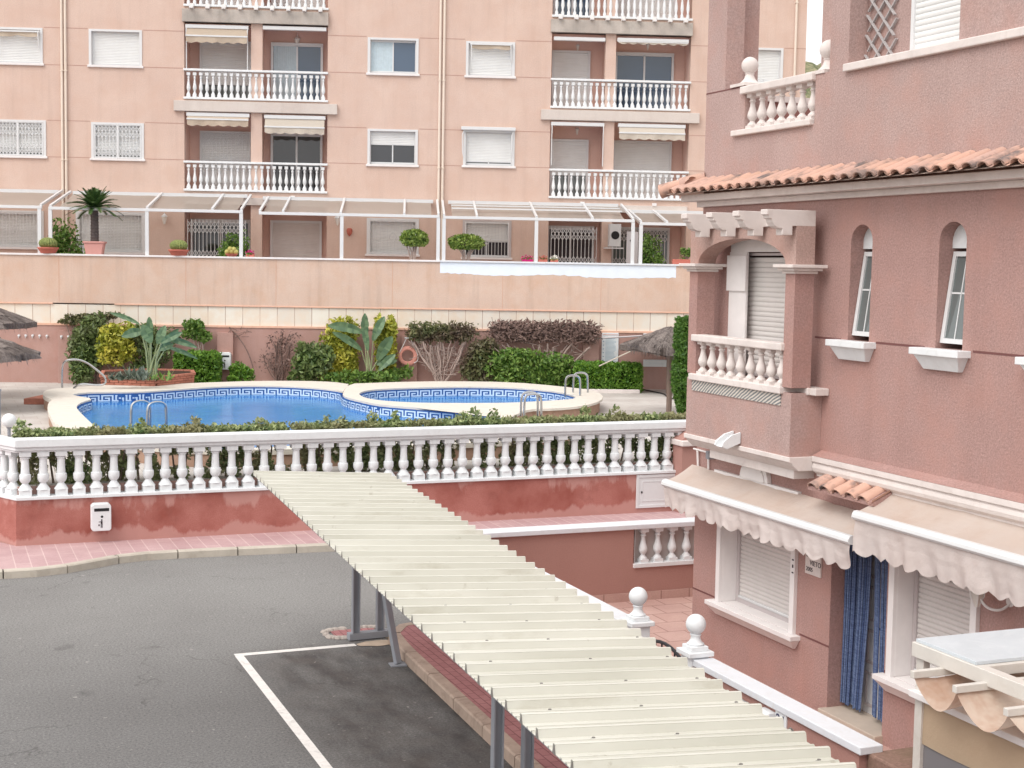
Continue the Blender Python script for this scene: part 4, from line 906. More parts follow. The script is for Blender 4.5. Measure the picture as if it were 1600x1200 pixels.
T = Thing('fruit_bowl_plant', 'pile of yellow green gourds in a shallow pot on the terrace wall', 'gourds', (-5.594, 46.1, TW), 'B'); u = -5.594; mb = MB(); mb.lathe([(.12, 0), (.2, .07), (.21, .09)], (u, 46.1, TW), 14); T.part('bowl', mb, 'terracotta'); mb = MB()
for dx, dz in ((-.14, .14), (0, .15), (.13, .14), (-.05, .23), (.07, .22)): mb.sphere((u+dx, 46.1, TW+dz), .085, 10, 7)
T.part('gourds', mb, plain('gourd_yellow', srgb(176, 168, 100), .6, .3, .15, 10), smooth=True)
for (lab, xx, yy, mt, sd, wd) in (('bright magenta flower cluster at the edge of the peach wall', 391, 396, 'magenta', 41, .32), ('magenta flower box between the right pergola posts', 824, 404, 'magenta', 42, .45), ('small orange and cream flower pot right of the pergola post', 848, 405, 'terracotta', 43, .35), ('white flowers in a pot at the foot of the lattice gate', 866, 404, 'lampglass', 44, .3)):
    u = {391: -5.017, 824: 3.729, 848: 4.221, 866: 4.59}[xx]; R = random.Random(sd)
    T = Thing('flower_pot', lab, 'flowers', (u, 46.1, TW), 'B', 'flower pots on the terrace wall'); mb = MB(); mb.box(u-wd*.4, u+wd*.4, 46.03, 46.17, TW, TW+.08); T.part('pot', mb, 'terracotta' if mt != 'magenta' or sd == 41 else 'magenta', bev=.006)
    mb = MB(); foliage(mb, 60, lambda: ellip(R, (u, 46.1, TW+.13), (wd*.45, .1, .09)), .05, R, 1.2); T.part('blossom', mb, mt, recalc=False); mb = MB(); foliage(mb, 40, lambda: ellip(R, (u, 46.1, TW+.09), (wd*.45, .1, .06)), .05, R, 1.8); T.part('foliage', mb, 'leafM', recalc=False)
# ================================================================ POOL
ZC, ZWT = 1.45, 1.20
far_out = [(2.455, 32.904), (2.522, 35.305), (2.649, 36.867), (2.829, 37.852), (2.715, 38.406), (2.685, 39.331), (2.829, 40.463), (3.101, 41.018), (3.506, 41.252), (4.097, 41.565), (4.48, 41.926), (5.322, 42.328), (6.08, 41.969), (7.5, 42.283), (8.978, 42.609), (10.375, 42.367), (11.132, 41.878), (11.386, 41.018)]
inn = [(10.576, 38.685), (10.208, 39.797), (9.472, 40.581), (8.63, 40.955), (7.706, 40.905), (6.732, 40.444), (5.586, 39.739), (4.891, 39.575), (4.241, 39.7), (3.739, 39.602), (3.401, 39.096), (3.494, 38.706), (3.835, 37.824), (3.464, 37.033), (3.241, 36.09), (3.186, 35.162), (3.192, 33.554), (3.212, 31.325), (3.524, 28.547), (4.541, 27.288), (5.731, 27.181), (7.764, 27.701), (10.221, 28.926), (11.892, 30.197), (12.74, 31.409), (12.759, 31.7), (12.264, 32.414), (11.709, 33.158), (11.113, 33.847), (10.722, 34.34), (10.394, 34.912), (10.248, 35.985), (10.162, 36.914), (10.309, 37.838)]
ringO = [(11.386, 41.018), (12.099, 41.121), (12.802, 41.348), (14.603, 41.39), (16.429, 40.708), (17.29, 39.037), (17.684, 37.643), (17.3, 36.07), (16.504, 34.52), (15.437, 33.338), (14.487, 32.878), (13.663, 32.894), (12.74, 31.409), (12.759, 31.7), (12.264, 32.414), (11.709, 33.158), (11.113, 33.847), (10.722, 34.34), (10.394, 34.912), (10.248, 35.985), (10.162, 36.914), (10.309, 37.838)]
ringI = [(10.698, 37.568), (10.935, 38.211), (11.339, 38.848), (11.9, 39.161), (12.929, 39.399), (14.416, 39.453), (15.696, 38.885), (16.291, 37.908), (16.504, 37.032), (16.397, 36.052), (16.209, 35.511), (15.893, 35.105), (14.976, 34.834), (13.939, 34.515), (12.682, 34.69), (11.498, 35.023), (10.846, 35.684), (10.591, 36.457)]
def smoothp(P, closed, it=2):
    for _ in range(it):
        Q = []; n = len(P)
        for k in range(n if closed else n-1):
            a, b = P[k], P[(k+1) % n]; Q += [(a[0]*.75+b[0]*.25, a[1]*.75+b[1]*.25), (a[0]*.25+b[0]*.75, a[1]*.25+b[1]*.75)]
        P = Q if closed else [P[0]]+Q+[P[-1]]
    return P
ringIs = smoothp(ringI, True)
near_out = [(far_out[0][0]-.02, far_out[0][1]-.4), (2.75, 30.2), (3.5, 28.3), (4.6, 27.2), (6.5, 26.75), (9.0, 26.8), (11.3, 27.1), (12.8, 27.9), (13.4, 28.9)]
main_out = smoothp(far_out[::-1]+near_out, False, 1)   # from far right, anticlockwise round the left to the near right
def tri_ring(mb, outer, inner, z):
    """fill between two closed outlines with bmesh triangle fill"""
    bm = bmesh.new()
    for P in (outer, inner):
        vs = [bm.verts.new((x, y, z)) for x, y in P]
        for a_, b_ in zip(vs, vs[1:]+vs[:1]): bm.edges.new((a_, b_))
    bmesh.ops.triangle_fill(bm, edges=bm.edges[:], use_beauty=True)
    bm.verts.index_update(); i = len(mb.v); mb.v += [tuple(v.co) for v in bm.verts]; mb.f += [tuple(i+v.index for v in f.verts) for f in bm.faces]; bm.free()
def wallstrip(mb, P, z0, z1, closed=True, off=0):
    n = len(P)
    for k in range(n if closed else n-1): a_, b_ = P[k], P[(k+1) % n]; mb.q((*a_, z0), (*b_, z0), (*b_, z1), (*a_, z1))
T = Thing('swimming_pool', 'raised blue swimming pool with cream coping, joined to a small round pool', 'pool', (8, 34, DK))
innS = smoothp(inn, True, 1); ringOs = ringO
mb = MB(); cop_in = smoothp(inn[:29], False, 1); poly = main_out+cop_in[::-1]; bm = bmesh.new(); vs = [bm.verts.new((x, y, ZC)) for x, y in poly]
for a_, b_ in zip(vs, vs[1:]+vs[:1]): bm.edges.new((a_, b_))
bmesh.ops.triangle_fill(bm, edges=bm.edges[:], use_beauty=True); bm.verts.index_update(); mb.v += [tuple(v.co) for v in bm.verts]; mb.f += [tuple(v.index for v in f.verts) for f in bm.faces]; bm.free(); wallstrip(mb, main_out, ZC-.10, ZC, False); wallstrip(mb, cop_in, ZC-.045, ZC, False)
T.part('coping', mb, 'poolcop', recalc=False)
rO = smoothp(ringO, True, 1)
mb = MB(); tri_ring(mb, rO, ringIs, ZC+.012); wallstrip(mb, rO, ZC-.045, ZC+.012); wallstrip(mb, ringIs, ZC-.04, ZC+.012); T.part('round_pool_coping', mb, 'poolcop', recalc=False)
mb = MB(); ins = [(x+(8-x)*.004, y+(34-y)*.004) for x, y in main_out]; wallstrip(mb, ins, DK-.02, ZC-.06, False); io = smoothp([(x+(14-x)*.03, y+(36-y)*.02) for x, y in ringO], True, 1); wallstrip(mb, io, DK-.02, ZC-.03); T.part('side_wall', mb, 'poolwall', recalc=False)
def shrink(P, k):
    n = len(P); out = []
    for i in range(n):
        a_ = Vector(P[i-1]); b_ = Vector(P[(i+1) % n]); d = (b_-a_).normalized(); out.append((P[i][0]-d.y*k, P[i][1]+d.x*k))
    return out
def area(P): return sum(P[i-1][0]*P[i][1]-P[i][0]*P[i-1][1] for i in range(len(P)))/2
sgM = 1 if area(innS) > 0 else -1; sgR = 1 if area(ringIs) > 0 else -1   # inward offset of the basin wall
bM = shrink(innS, sgM*.0); bR = shrink(ringIs, sgR*.0)
mb = MB(); wallstrip(mb, bM, .35, ZC-.04); wallstrip(mb, bR, .60, ZC-.03)
for P, zz in ((bM, .35), (bR, .60)):
    bm = bmesh.new(); vs = [bm.verts.new((x, y, zz)) for x, y in P]
    for a_, b_ in zip(vs, vs[1:]+vs[:1]): bm.edges.new((a_, b_))
    bmesh.ops.triangle_fill(bm, edges=bm.edges[:], use_beauty=True); bm.verts.index_update(); i = len(mb.v); mb.v += [tuple(v.co) for v in bm.verts]; mb.f += [tuple(i+v.index for v in f.verts) for f in bm.faces]; bm.free()
T.part('basin', mb, 'basin', recalc=False)
KEY = ["1111111", "1000001", "1011101", "1010101", "1010001", "1011111", "1000000", "1111111"]
KEY = [[0,0,0,0,0,0,0,0],[1,1,1,1,1,1,1,0],[1,0,0,0,0,0,1,0],[1,0,1,1,1,0,1,0],[1,0,1,0,0,0,1,0],[1,0,1,1,1,1,1,1],[0,0,0,0,0,0,0,0]]
def keyband(P, z0, z1, sgn, pit):
    P2 = shrink(P, sgn*.028); P3 = shrink(P, sgn*.034); mbb, mbw = MB(), MB(); wallstrip(mbb, P2, z0, z1)
    n = len(P3); L = [0]
    for i in range(n): L.append(L[-1]+(Vector(P3[(i+1) % n])-Vector(P3[i])).length)
    tot = L[-1]; m = max(1, int(tot/pit)); pit = tot/m; idx = 0
    def at(s_):
        nonlocal idx
        idx = 0
        lo, hi = 0, n-1
        while lo < hi:
            md = (lo+hi)//2
            if L[md+1] < s_: lo = md+1
            else: hi = md
        a_, b_ = P3[lo], P3[(lo+1) % n]; t_ = (s_-L[lo])/max(1e-6, L[lo+1]-L[lo]); return (a_[0]+(b_[0]-a_[0])*t_, a_[1]+(b_[1]-a_[1])*t_)
    rows, cols = len(KEY), len(KEY[0]); ch = (z1-z0)/rows; cw = pit/cols
    for q in range(m):
        for r in range(rows):
            c = 0
            while c < cols:
                if KEY[r][c]:
                    c2 = c
                    while c2 < cols and KEY[r][c2]: c2 += 1
                    a_, b_ = at(min(tot, q*pit+c*cw)), at(min(tot, q*pit+c2*cw)); zt = z1-r*ch; mbw.q((*a_, zt-ch), (*b_, zt-ch), (*b_, zt), (*a_, zt)); c = c2
                else: c += 1
    return mbb, mbw
b1, w1 = keyband(innS, ZWT-.03, ZC-.045, sgM, .36); b2, w2 = keyband(ringIs, ZWT-.03, ZC-.035, sgR, .36)
for b_k, w_k in ((b1, w1), (b2, w2)): tb = T.part('tile_border', b_k, 'keyblue', recalc=False); T.part('key_pattern', w_k, 'keywhite', tb, recalc=False)
mb = MB()
for k in range(4):   # broad entry steps under water at the left end
    P = [(inn[14][0]+.4*k+.2, inn[14][1]-3), (inn[14][0]+1.0+.5*k, inn[14][1]-3), (inn[10][0]+1.4+.5*k, inn[10][1]+.2), (inn[10][0]+.6+.4*k, inn[10][1]+.2)]
for P, nm in ((shrink(innS, sgM*.03), 0), (shrink(ringIs, sgR*.03), 1)):
    bm = bmesh.new(); vs = [bm.verts.new((x, y, ZWT)) for x, y in P]
    for a_, b_ in zip(vs, vs[1:]+vs[:1]): bm.edges.new((a_, b_))
    bmesh.ops.triangle_fill(bm, edges=bm.edges[:], use_beauty=True); mb = MB(); bm.verts.index_update(); mb.v += [tuple(v.co) for v in bm.verts]; mb.f += [tuple(v.index for v in f.verts) for f in bm.faces]; bm.free()
    struct('water', mb, 'water', recalc=False)
# handrails
def rails(label, pts2, r=.029):
    T = Thing('pool_handrail', label, 'handrail', (pts2[0][0][0], pts2[0][0][1], ZC), 'W', 'stainless handrails round the pool')
    for pts in pts2: mb = MB(); mb.tube(smooth3(pts), r, 8); T.part('rail', mb, 'steel', smooth=True)
def smooth3(P, it=3):
    P = [Vector(p) for p in P]
    for _ in range(it):
        Q = [P[0]]
        for a_, b_ in zip(P, P[1:]): Q += [a_*.75+b_*.25, a_*.25+b_*.75]
        P = Q+[P[-1]]
    return P
def hoop(x, y, h, L, dirv): d = Vector(dirv).normalized()*L; return [(x, y, ZC-.02), (x, y, ZC+h*.8), (x+d.x*.1, y+d.y*.1, ZC+h*1.05), (x+d.x*.5, y+d.y*.5, ZC+h*1.12), (x+d.x*.9, y+d.y*.9, ZC+h*1.05), (x+d.x, y+d.y, ZC+h*.75), (x+d.x, y+d.y, ZC-.4)]
p = [(3.331, 41.181), (3.462, 40.746)]
px, py = p[0]
q1 = 2.2
rails('long bent stainless rail at the pool entry steps by the brick planter', [[(px, py, ZC), (px, py, ZC+.62), (px+.12, py-.05, ZC+.78), (px+.55, py-.2, ZC+.78), (px+1.0, py-.4, ZC+.42), (px+1.12, py-.45, ZC+.28), (px+1.1, py-.45, ZC+.12), (px+.9, py-.4, ZC+.08), (px+.45, py-.3, ZC+.14), (px+.28, py-.25, ZC)]])
lp = [(3.913, 31.16), (4.227, 30.841)]
rails('pair of stainless ladder hoops at the near left pool edge', [hoop(lp[0][0], lp[0][1], .50, .42, (1, .25, 0)), hoop(lp[1][0]-.02, lp[1][1], .50, .42, (1, .25, 0))])
lp = [(12.924, 31.222), (13.079, 31.48)]
rails('pair of stainless ladder hoops at the near right end of the main pool', [hoop(lp[0][0], lp[0][1], .50, .42, (1, -.1, 0)), hoop(lp[0][0]+.10, lp[0][1]+.45, .50, .42, (1, -.1, 0))])
lp = [(16.149, 36.101), (16.692, 36.791)]
rails('pair of stainless ladder hoops on the coping of the small round pool', [hoop(lp[0][0], lp[0][1], .52, .42, (1, -.25, 0)), hoop(lp[1][0]+.1, lp[1][1]+.2, .52, .42, (1, -.25, 0))])
# red step, planter, low round bed edge
a = (2.277, 40.273, 1.1); T = Thing('brick_step', 'small red brick step left of the raised pool', 'step', (a[0], a[1], DK)); mb = MB(); mb.prism([(a[0], a[1]), (a[0]+1.0, a[1]-.3), (a[0]+1.3, a[1]+1.2), (a[0]+.75, a[1]+1.4)], 'z', DK, DK+.16); T.part('tread', mb, 'brick', bev=.01)
P4 = [(4.475, 42.036), (5.816, 41.25), (7.106, 42.467), (7.243, 43.628), (6.153, 44.302), (4.738, 43.815)]
T = Thing('brick_planter', 'low red brick planter at the pool edge holding the left bird of paradise', 'planter', (P4[0][0], P4[0][1], DK)); 
R = random.Random(6)
mb = MB(); cx = sum(p[0] for p in P4)/6; cy = sum(p[1] for p in P4)/6
for lay in range(9):
    k = 1+.004*lay*(1 if lay < 8 else 1.8)
    for i in range(6):
        a_, b_ = Vector(P4[i]), Vector(P4[(i+1) % 6]); L = (b_-a_).length; n = max(1, int(L/.25)); c_ = Vector((cx, cy))
        for j in range(n):
            s0, s1 = (j+.03+(.5 if lay % 2 else 0))/n, (j+.97+(.5 if lay % 2 else 0))/n; s1 = min(s1, 1.0)
            if s0 >= 1: continue
            p0, p1 = a_.lerp(b_, s0), a_.lerp(b_, s1); p0 = c_+(p0-c_)*k; p1 = c_+(p1-c_)*k; nrm = Vector((-(p1-p0).y, (p1-p0).x)).normalized()*.11
            if (p0+nrm-c_).length > (p0-c_).length: nrm = -nrm
            mb.prism([tuple(p0), tuple(p1), tuple(p1+nrm), tuple(p0+nrm)], 'z', DK+.07*lay+.004, DK+.07*lay+.064)
T.part('brick_courses', mb, 'brick'); mb = MB(); mb.prism([(cx+(x-cx)*.975, cy+(y-cy)*.975) for x, y in P4], 'z', DK, DK+.58); T.part('soil', mb, 'soil')
# ================================================================ GARDEN PLANTS BY THE TERRACE WALL
def strelitzia(label, x, y, z, s, seed, leaves_):
    R = random.Random(seed); T = Thing('bird_of_paradise_plant', label, 'plant', (x, y, z), 'B', 'bird of paradise plants'); mbS = MB()
    for (du, dz, lu, lz, w) in leaves_:
        mbL = MB(); w *= .85
        b = Vector((x+R.uniform(-.12, .12), y+R.uniform(-.1, .1), z)); e = Vector((x+du*s, y+R.uniform(-.25, .1), z+dz*s)); m = b.lerp(e, .5)+Vector((-du*s*.18, 0, .05)); mbS.tube([b, m, e], [.028, .022, .014], 6)
        tip = e+Vector((lu*s, R.uniform(-.15, .15), lz*s)); ax = (tip-e); sd2 = ax.normalized().cross(Vector((R.uniform(-.3, .3), 1, R.uniform(-.2, .2)))).normalized(); n = 16; prev = None
        for k in range(n+1):
            t = k/n; c = e.lerp(tip, t)+Vector((0, 0, .22*s*ax.length*(t*(1-t))*1.0)); hw = w*s*(sin(pi*min(1, t*.93+.05))**.7)*(.86 if (k % 4 == 3 and R.random() < .7) else 1); up_ = Vector((0, -.30*hw, 0))
            cur = (c+sd2*hw+up_, c, c-sd2*hw+up_)
            if prev: mbL.q(prev[0], prev[1], cur[1], cur[0]); mbL.q(prev[1], prev[2], cur[2], cur[1])
            prev = cur
        T.part('leaf_blade', mbL, 'banana', smooth=True, recalc=False)
    T.part('stalk', mbS, 'stalk', smooth=True)
bu, bn_ = (-7.125, 40.536)
strelitzia('tall bird of paradise with drooping torn leaves in the brick planter', bu, bn_, 1.66, .78, 51, [(-.35, 2.0, -1.05, .38, .10), (-.25, 1.75, -.75, -.20, .20), (.05, 1.35, -.30, .62, .24), (.25, 1.30, .25, .65, .20), (.40, 1.35, .75, .38, .16), (.5, 1.5, 1.15, -.30, .14), (.55, 1.2, 1.1, -.42, .10), (.0, 1.5, -.05, .75, .16), (.3, 1.1, .5, .2, .17), (.45, 1.3, .55, .55, .12)])
bu2, bn2 = -1.223, 45.0
strelitzia('broad leaved bird of paradise in front of the yellow shrub behind the pool', bu2, bn2, 1.1, 1.0, 52, [(-.2, 1.75, -1.1, .20, .18), (-.15, 1.5, .0, .85, .15), (.1, 1.5, .35, .75, .17), (.25, .9, .45, .75, .22), (.2, .8, .65, .1, .20), (-.05, 1.2, -.15, .8, .12), (-.25, 1.2, -.9, .55, .14), (.3, .6, .5, .5, .15)])
# wall climbers and shrubs: (label, name, px left, right, top, bottom, material ...) laid against the wall at n≈45.6
def wallshrub(label, name, u0, u1, z0, z1, n, d, mat, count, size, seed, cat='shrub', clumps=14, stems='bark', el=1.7, grp='shrubs along the rose wall', bare=0):
    R = random.Random(seed); T = Thing(name, label, cat, ((u0+u1)/2, n, DK), 'B', grp); w, h = u1-u0, z1-z0
    cls = [(R.uniform(u0+w*.16, u1-w*.16), n+R.uniform(-.3, .2)*d, R.uniform(z0+h*.16, z1-h*.15)) for _ in range(clumps)]
    mb = MB()
    for k in range(count):
        c = cls[R.randrange(clumps)]; p = ellip(R, c, (w*.25, d*.42, h*.22), .2)
        if p.z > DK and p.y < 45.93: mb.leaf(p, size, R, el)
    if count: T.part('foliage', mb, mat, recalc=False)
    mb = MB(); base = ((u0+u1)/2, n, DK)
    nb = 8 if not bare else bare
    for k in range(nb):
        c = cls[k % clumps]; q = Vector(c)+Vector((R.uniform(-.15, .15), 0, R.uniform(-.1, .1))); m = Vector(base).lerp(q, .5)+Vector((R.uniform(-.2, .2), R.uniform(-.1, .1), R.uniform(-.05, .2)))
        b = Vector(base)+Vector((R.uniform(-.12, .12), R.uniform(-.1, .1), 0)); mb.tube(smooth3([b, b.lerp(m, .5)+Vector((R.uniform(-.08, .08), 0, R.uniform(-.05, .05))), m, q], 2), [.028*(1-.75*i_/12) for i_ in range(100)][:len(smooth3([b, b, m, q], 2))] if False else .016, 5)
    T.part('stems', mb, stems); return T
def bx4(xl, xr, yt, yb): return None
wallshrub('dark ivy column climbing the wall at the far left of the flower bed', 'climbing_ivy', -10.506, -9.341, DK, 3.259, 45.5, .55, 'leafD', 3400, .105, 61, 'climber', 22)
wallshrub('yellow green variegated bush between the ivy and the bird of paradise', 'shrub', -9.631, -8.427, 1.734, 3.019, 45.3, .7, 'leafY', 2200, .10, 62, 'shrub', 16)
wallshrub('mixed olive shrub behind the tall bird of paradise stalks', 'shrub', -8.738, -7.178, DK+.1, 2.976, 45.45, .6, 'leafD', 1900, .10, 63, 'shrub', 16)
T = wallshrub('sparse dry creeper trailing over the marble strip at the left', 'creeper', -10.807, -8.85, 2.929, 3.328, 45.75, .25, 'drygrass', 800, .08, 64, 'climber', 12)
wallshrub('small green vine crown with bare legs left of the square hedge', 'climbing_vine', -7.068, -6.044, 2.443, 3.182, 45.6, .4, 'leafM', 900, .09, 65, 'climber', 10, 'barepale')
wallshrub('thin leafless creeper on the bare wall between the bin and the yellow shrub', 'dry_creeper', -4.833, -3.398, DK+.2, 2.869, 45.75, .25, 'twig', 260, .07, 66, 'climber', 9, 'twig', bare=26)
T = Thing('dry_vine_stem', 'long bare vine stem arching down the wall right of the bin pilaster', 'climber', (-5.402, 45.85, DK), 'B'); mb = MB(); mb.tube(smooth3([(-5.64, 45.9, 2.905), (-5.242, 45.85, 2.508), (-4.962, 45.85, 1.947), (-4.841, 45.85, 1.443)]), .02, 5)
R = random.Random(67)
for k in range(16): a_ = Vector((-5.402+R.uniform(-.2, .3), 45.85, 2.707+R.uniform(-.1, .15))); mb.tube([a_, a_+Vector((R.uniform(-.25, .25), 0, R.uniform(-.1, .2)))], .010, 4)
T.part('stems', mb, 'twig')
wallshrub('glossy mid green bush left of the yellow shrub', 'shrub', -3.711, -2.366, DK, 2.492, 45.1, .8, 'leafD', 2600, .11, 68, 'shrub', 20)
wallshrub('tall bright yellow shrub with variegated leaves behind the broad bird of paradise', 'shrub', -2.863, -1.527, DK+.2, 3.289, 45.5, .6, 'leafY', 3800, .105, 69, 'shrub', 26)
wallshrub('narrow yellow shrub between the bird of paradise and the life ring', 'shrub', -1.067, -0.366, DK+.3, 3.312, 45.5, .6, 'leafY', 2400, .10, 70, 'shrub', 18)
wallshrub('low green shrub under the life ring', 'shrub', -0.855, 0.065, DK, 1.799, 45.2, .5, 'leafM', 900, .09, 71, 'shrub', 10)
# gnarled bare vines
def gnarl(label, u, z, w, h, seed, nb, crown, cm, cn):
    R = random.Random(seed); T = Thing('bare_vine_tree', label, 'climber', (u, 45.5, DK), 'B', 'gnarled vines on the rose wall'); mb = MB(); tips = []
    for k in range(nb):
        a = R.uniform(-1, 1); p = Vector((u+R.uniform(-.08, .08), 45.5, DK)); path = [p]
        for s_ in range(6): p = p+Vector((a*w/12+R.uniform(-.09, .09), R.uniform(-.05, .05), h/6*R.uniform(.75, 1.15))); path.append(p)
        mb.tube(smooth3(path, 1), .016 if k > 5 else .030, 5); tips.append(path[-1]); tips.append(path[-2])
        for _ in range(3): b = path[R.randrange(2, 6)]; mb.tube([b, b+Vector((R.uniform(-.3, .3), R.uniform(-.1, .1), R.uniform(-.05, .25))), b+Vector((R.uniform(-.5, .5), 0, R.uniform(-.1, .35)))], .009, 4)
    T.part('stems', mb, 'barepale'); mb = MB()
    for k in range(cn): t_ = tips[R.randrange(len(tips))]; mb.leaf(ellip(R, (u+R.uniform(-.5, .5)*w, 45.55, z+R.uniform(-.5, .5)*crown), (.3, .22, .2)), .075, R, 2.2)
    T.part('crown', mb, cm, recalc=False); return T
gnarl('pale gnarled vine with many bare stems right of the life ring', 1.031, 2.857, 1.9, 1.5, 81, 26, .38, 'drygrass', 1900)
gnarl('thorny leafless vine with mauve twig crown above the green ground shrubs', 4.268, 2.943, 3.2, 1.45, 82, 22, .42, 'twig', 3600)
R = random.Random(83); T = Thing('twig_thicket', 'dense thicket of dry mauve twigs along the top of the rose wall', 'climber', (4.26, 45.6, DK), 'B'); mb = MB(); ua, ub = 2.592, 5.85; zz = 2.851
for k in range(620):
    p = Vector((R.uniform(ua, ub), 45.55+R.uniform(-.22, .2), zz+R.uniform(-.28, .30)*(1-.5*abs((k % 7)/7-.5)))); a_ = Vector((R.uniform(-.22, .22), R.uniform(-.1, .1), R.uniform(-.10, .14))); mb.tube([p, p+a_, p+a_*1.6+Vector((R.uniform(-.1, .1), 0, R.uniform(-.08, .1)))], .008, 4, cap=False)
T.part('stems', mb, 'twig', recalc=False)
wallshrub('mid green shrub under the gnarled vines left of the long hedge', 'shrub', 2.529, 5.262, DK, 2.396, 45.2, .6, 'leafM', 4200, .10, 84, 'shrub', 34)
wallshrub('dark green scrub between the two gnarled vines', 'shrub', 1.53, 3.047, DK, 2.707, 45.5, .5, 'drygrass', 1900, .09, 85, 'shrub', 16)
wallshrub('low mixed ground plants at the foot of the yellow shrubs', 'ground_plants', -2.648, -0.173, DK, 1.686, 44.9, .5, 'leafM', 1200, .09, 86, 'plants', 18)
wallshrub('small round green shrub right of the bin pilaster', 'shrub', -5.598, -4.773, DK, 1.847, 45.2, .5, 'leafH', 900, .08, 87, 'shrub', 12)
# succulents in planter
for k, (lab, xx) in enumerate((('grey rosette succulent at the left of the brick planter', 185), ('spiky blue green agave in the brick planter left of the stalks', 212), ('small dark cactus in the brick planter right of the stalks', 262))):
    uu, nn = {185: (-7.948, 40.197), 212: (-7.46, 40.266), 262: (-6.815, 40.358)}[xx]; R = random.Random(90+k); T = Thing('succulent', lab, 'succulent', (uu, nn, 1.66), 'B', 'succulents in the brick planter'); mb = MB()
    for j in range(60 if k < 2 else 24):
        a = R.uniform(0, 6.28); e = R.uniform(.25, 1.3); L = R.uniform(.25, .45) if k == 1 else R.uniform(.12, .28); b = Vector((uu+R.uniform(-.25, .25), nn+R.uniform(-.15, .15), 1.67+R.uniform(0, .08))); t_ = b+Vector((cos(a)*cos(e), sin(a)*cos(e), sin(e)))*L; s_ = Vector((-sin(a), cos(a), 0))*.035; mb.q(b-s_, b.lerp(t_, .5)-s_*1.1, t_, b.lerp(t_, .5)+s_*1.1, b+s_)
    T.part('leaves', mb, 'agave' if k < 2 else 'leafM', recalc=False)
def hedge(label, name, u0, u1, n0, n1, z0, z1, mat, count, size, seed, fr='B', grp=None, rnd=.12, cat='hedge'):
    R = random.Random(seed); T = Thing(name, label, cat, ((u0+u1)/2, (n0+n1)/2, z0), fr, grp); mb = MB(); w, d, h = u1-u0, n1-n0, z1-z0; A1 = w*h*2; A2 = w*d*1.0; A3 = d*h*2; tot = A1+A2+A3
    for k in range(count):
        t = R.uniform(0, tot)
        if t < A1*.8: p = [R.uniform(u0, u1), n0, R.uniform(z0, z1)]
        elif t < A1: p = [R.uniform(u0, u1), n1, R.uniform(z0, z1)]
        elif t < A1+A2: p = [R.uniform(u0, u1), R.uniform(n0, n1), z1]
        else: p = [u0 if R.random() < .5 else u1, R.uniform(n0, n1), R.uniform(z0, z1)]
        c = Vector(((u0+u1)/2, (n0+n1)/2, (z0+z1)/2)); q = Vector(p)
        e = [abs(q[i]-c[i])/([w, d, h][i]/2) for i in range(3)]; m = sorted(e)[1]
        q = c+(q-c)*(1-rnd*max(0, m-.72)*1.6)+Vector((R.gauss(0, .025), R.gauss(0, .03), R.gauss(0, .03)+.05*noise.noise(q*2.2))); mb.leaf(q, size, R, 1.6)
    T.part('foliage', mb, mat, recalc=False)
    mb = MB(); mb.box(u0+.07, u1-.07, n0+.07, n1-.07, z0, z1-.07); T.part('shade_core', mb, plain('hedge_core_'+str(seed), (.012, .022, .008), 1, .05))  # solid near-black box added for the darkness between the leaves
    return T
n_ = 44.6
hedge('square clipped green hedge left of the pilaster with the bin', 'clipped_hedge', -7.165, -5.834, 44.6, 45.5, DK, 2.146, 'leafH', 4200, .062, 101)
hn = 43.0
ha, hb = (5.181, 44.5), (7.267, 44.5)
hedge('long clipped bright green hedge right of the round pool', 'clipped_hedge', ha[0], hb[0], ha[1], ha[1]+.9, DK, 1.975, 'leafH', 5200, .065, 102)
T = Thing('kerb_edging', 'low pale kerb under the long hedge beside the round pool', 'edging', (ha[0], ha[1], DK), 'B'); mb = MB(); mb.box(ha[0]-.3, hb[0]-.1, ha[1]-.16, ha[1]-.06, DK, DK+.12); T.part('kerb_stones', mb, 'caststone', bev=.01)
# small scalloped edging by the planter
T = Thing('scalloped_edging', 'pale scalloped garden edging behind the pool entry handrail', 'edging', (*(-11.259, 48.53), DK), 'B'); a_, b_ = (-11.099, 48.014), (-9.974, 47.648); mb = MB()
for k in range(7): t_ = k/6; mb.lathe([(.14, 0), (.14, .12), (.08, .17), (.01, .18)], (a_[0]+(b_[0]-a_[0])*t_, a_[1]+(b_[1]-a_[1])*t_, DK), 10)
T.part('edging_stones', mb, 'caststone')
# street hedge behind balustrade, cypress
def lowhedge(label, x0, x1, seed, count, ztop=2.05):
    R = random.Random(seed); T = Thing('balustrade_hedge', label, 'hedge', ((x0+x1)/2, 26.0, DK), 'W'); mb = MB(); cl_ = []
    x = x0
    while x < x1: cl_.append((x+R.uniform(-.1, .1), 26.02+R.uniform(-.08, .08), DK+R.uniform(-.02, .85), R.uniform(.75, 1.25))); x += .13
    for k in range(count):
        t = R.random()
        if t < .26: p = Vector((R.uniform(x0, x1), 26.0+R.uniform(-.16, .2), ztop+R.gauss(-.10, .035)+.06*noise.noise(Vector((R.random(), 0, 0)))))
        else: c = cl_[R.randrange(len(cl_))]; p = ellip(R, c[:3], (.14, .18, .36*c[3]), .1)
        gap = noise.noise(Vector((p.x*1.4, seed, p.z*2.5)))
        if gap > .52 or p.z < .97: continue
        mb.leaf(p, .060, R, 1.6)
    T.part('foliage', mb, 'leafG', recalc=False); mb = MB()
    x = x0
    while x < x1: mb.tube([(x, 26.02, DK), (x+R.uniform(-.08, .08), 26.0+R.uniform(-.1, .1), DK+.5), (x+R.uniform(-.15, .15), 26.0, DK+.85)], [.022, .015, .008], 5); x += R.uniform(.14, .3)
    T.part('stems', mb, 'bark')
lowhedge('uneven leafy hedge growing behind the white street balustrade', 1.35, 14.9, 111, 34000)
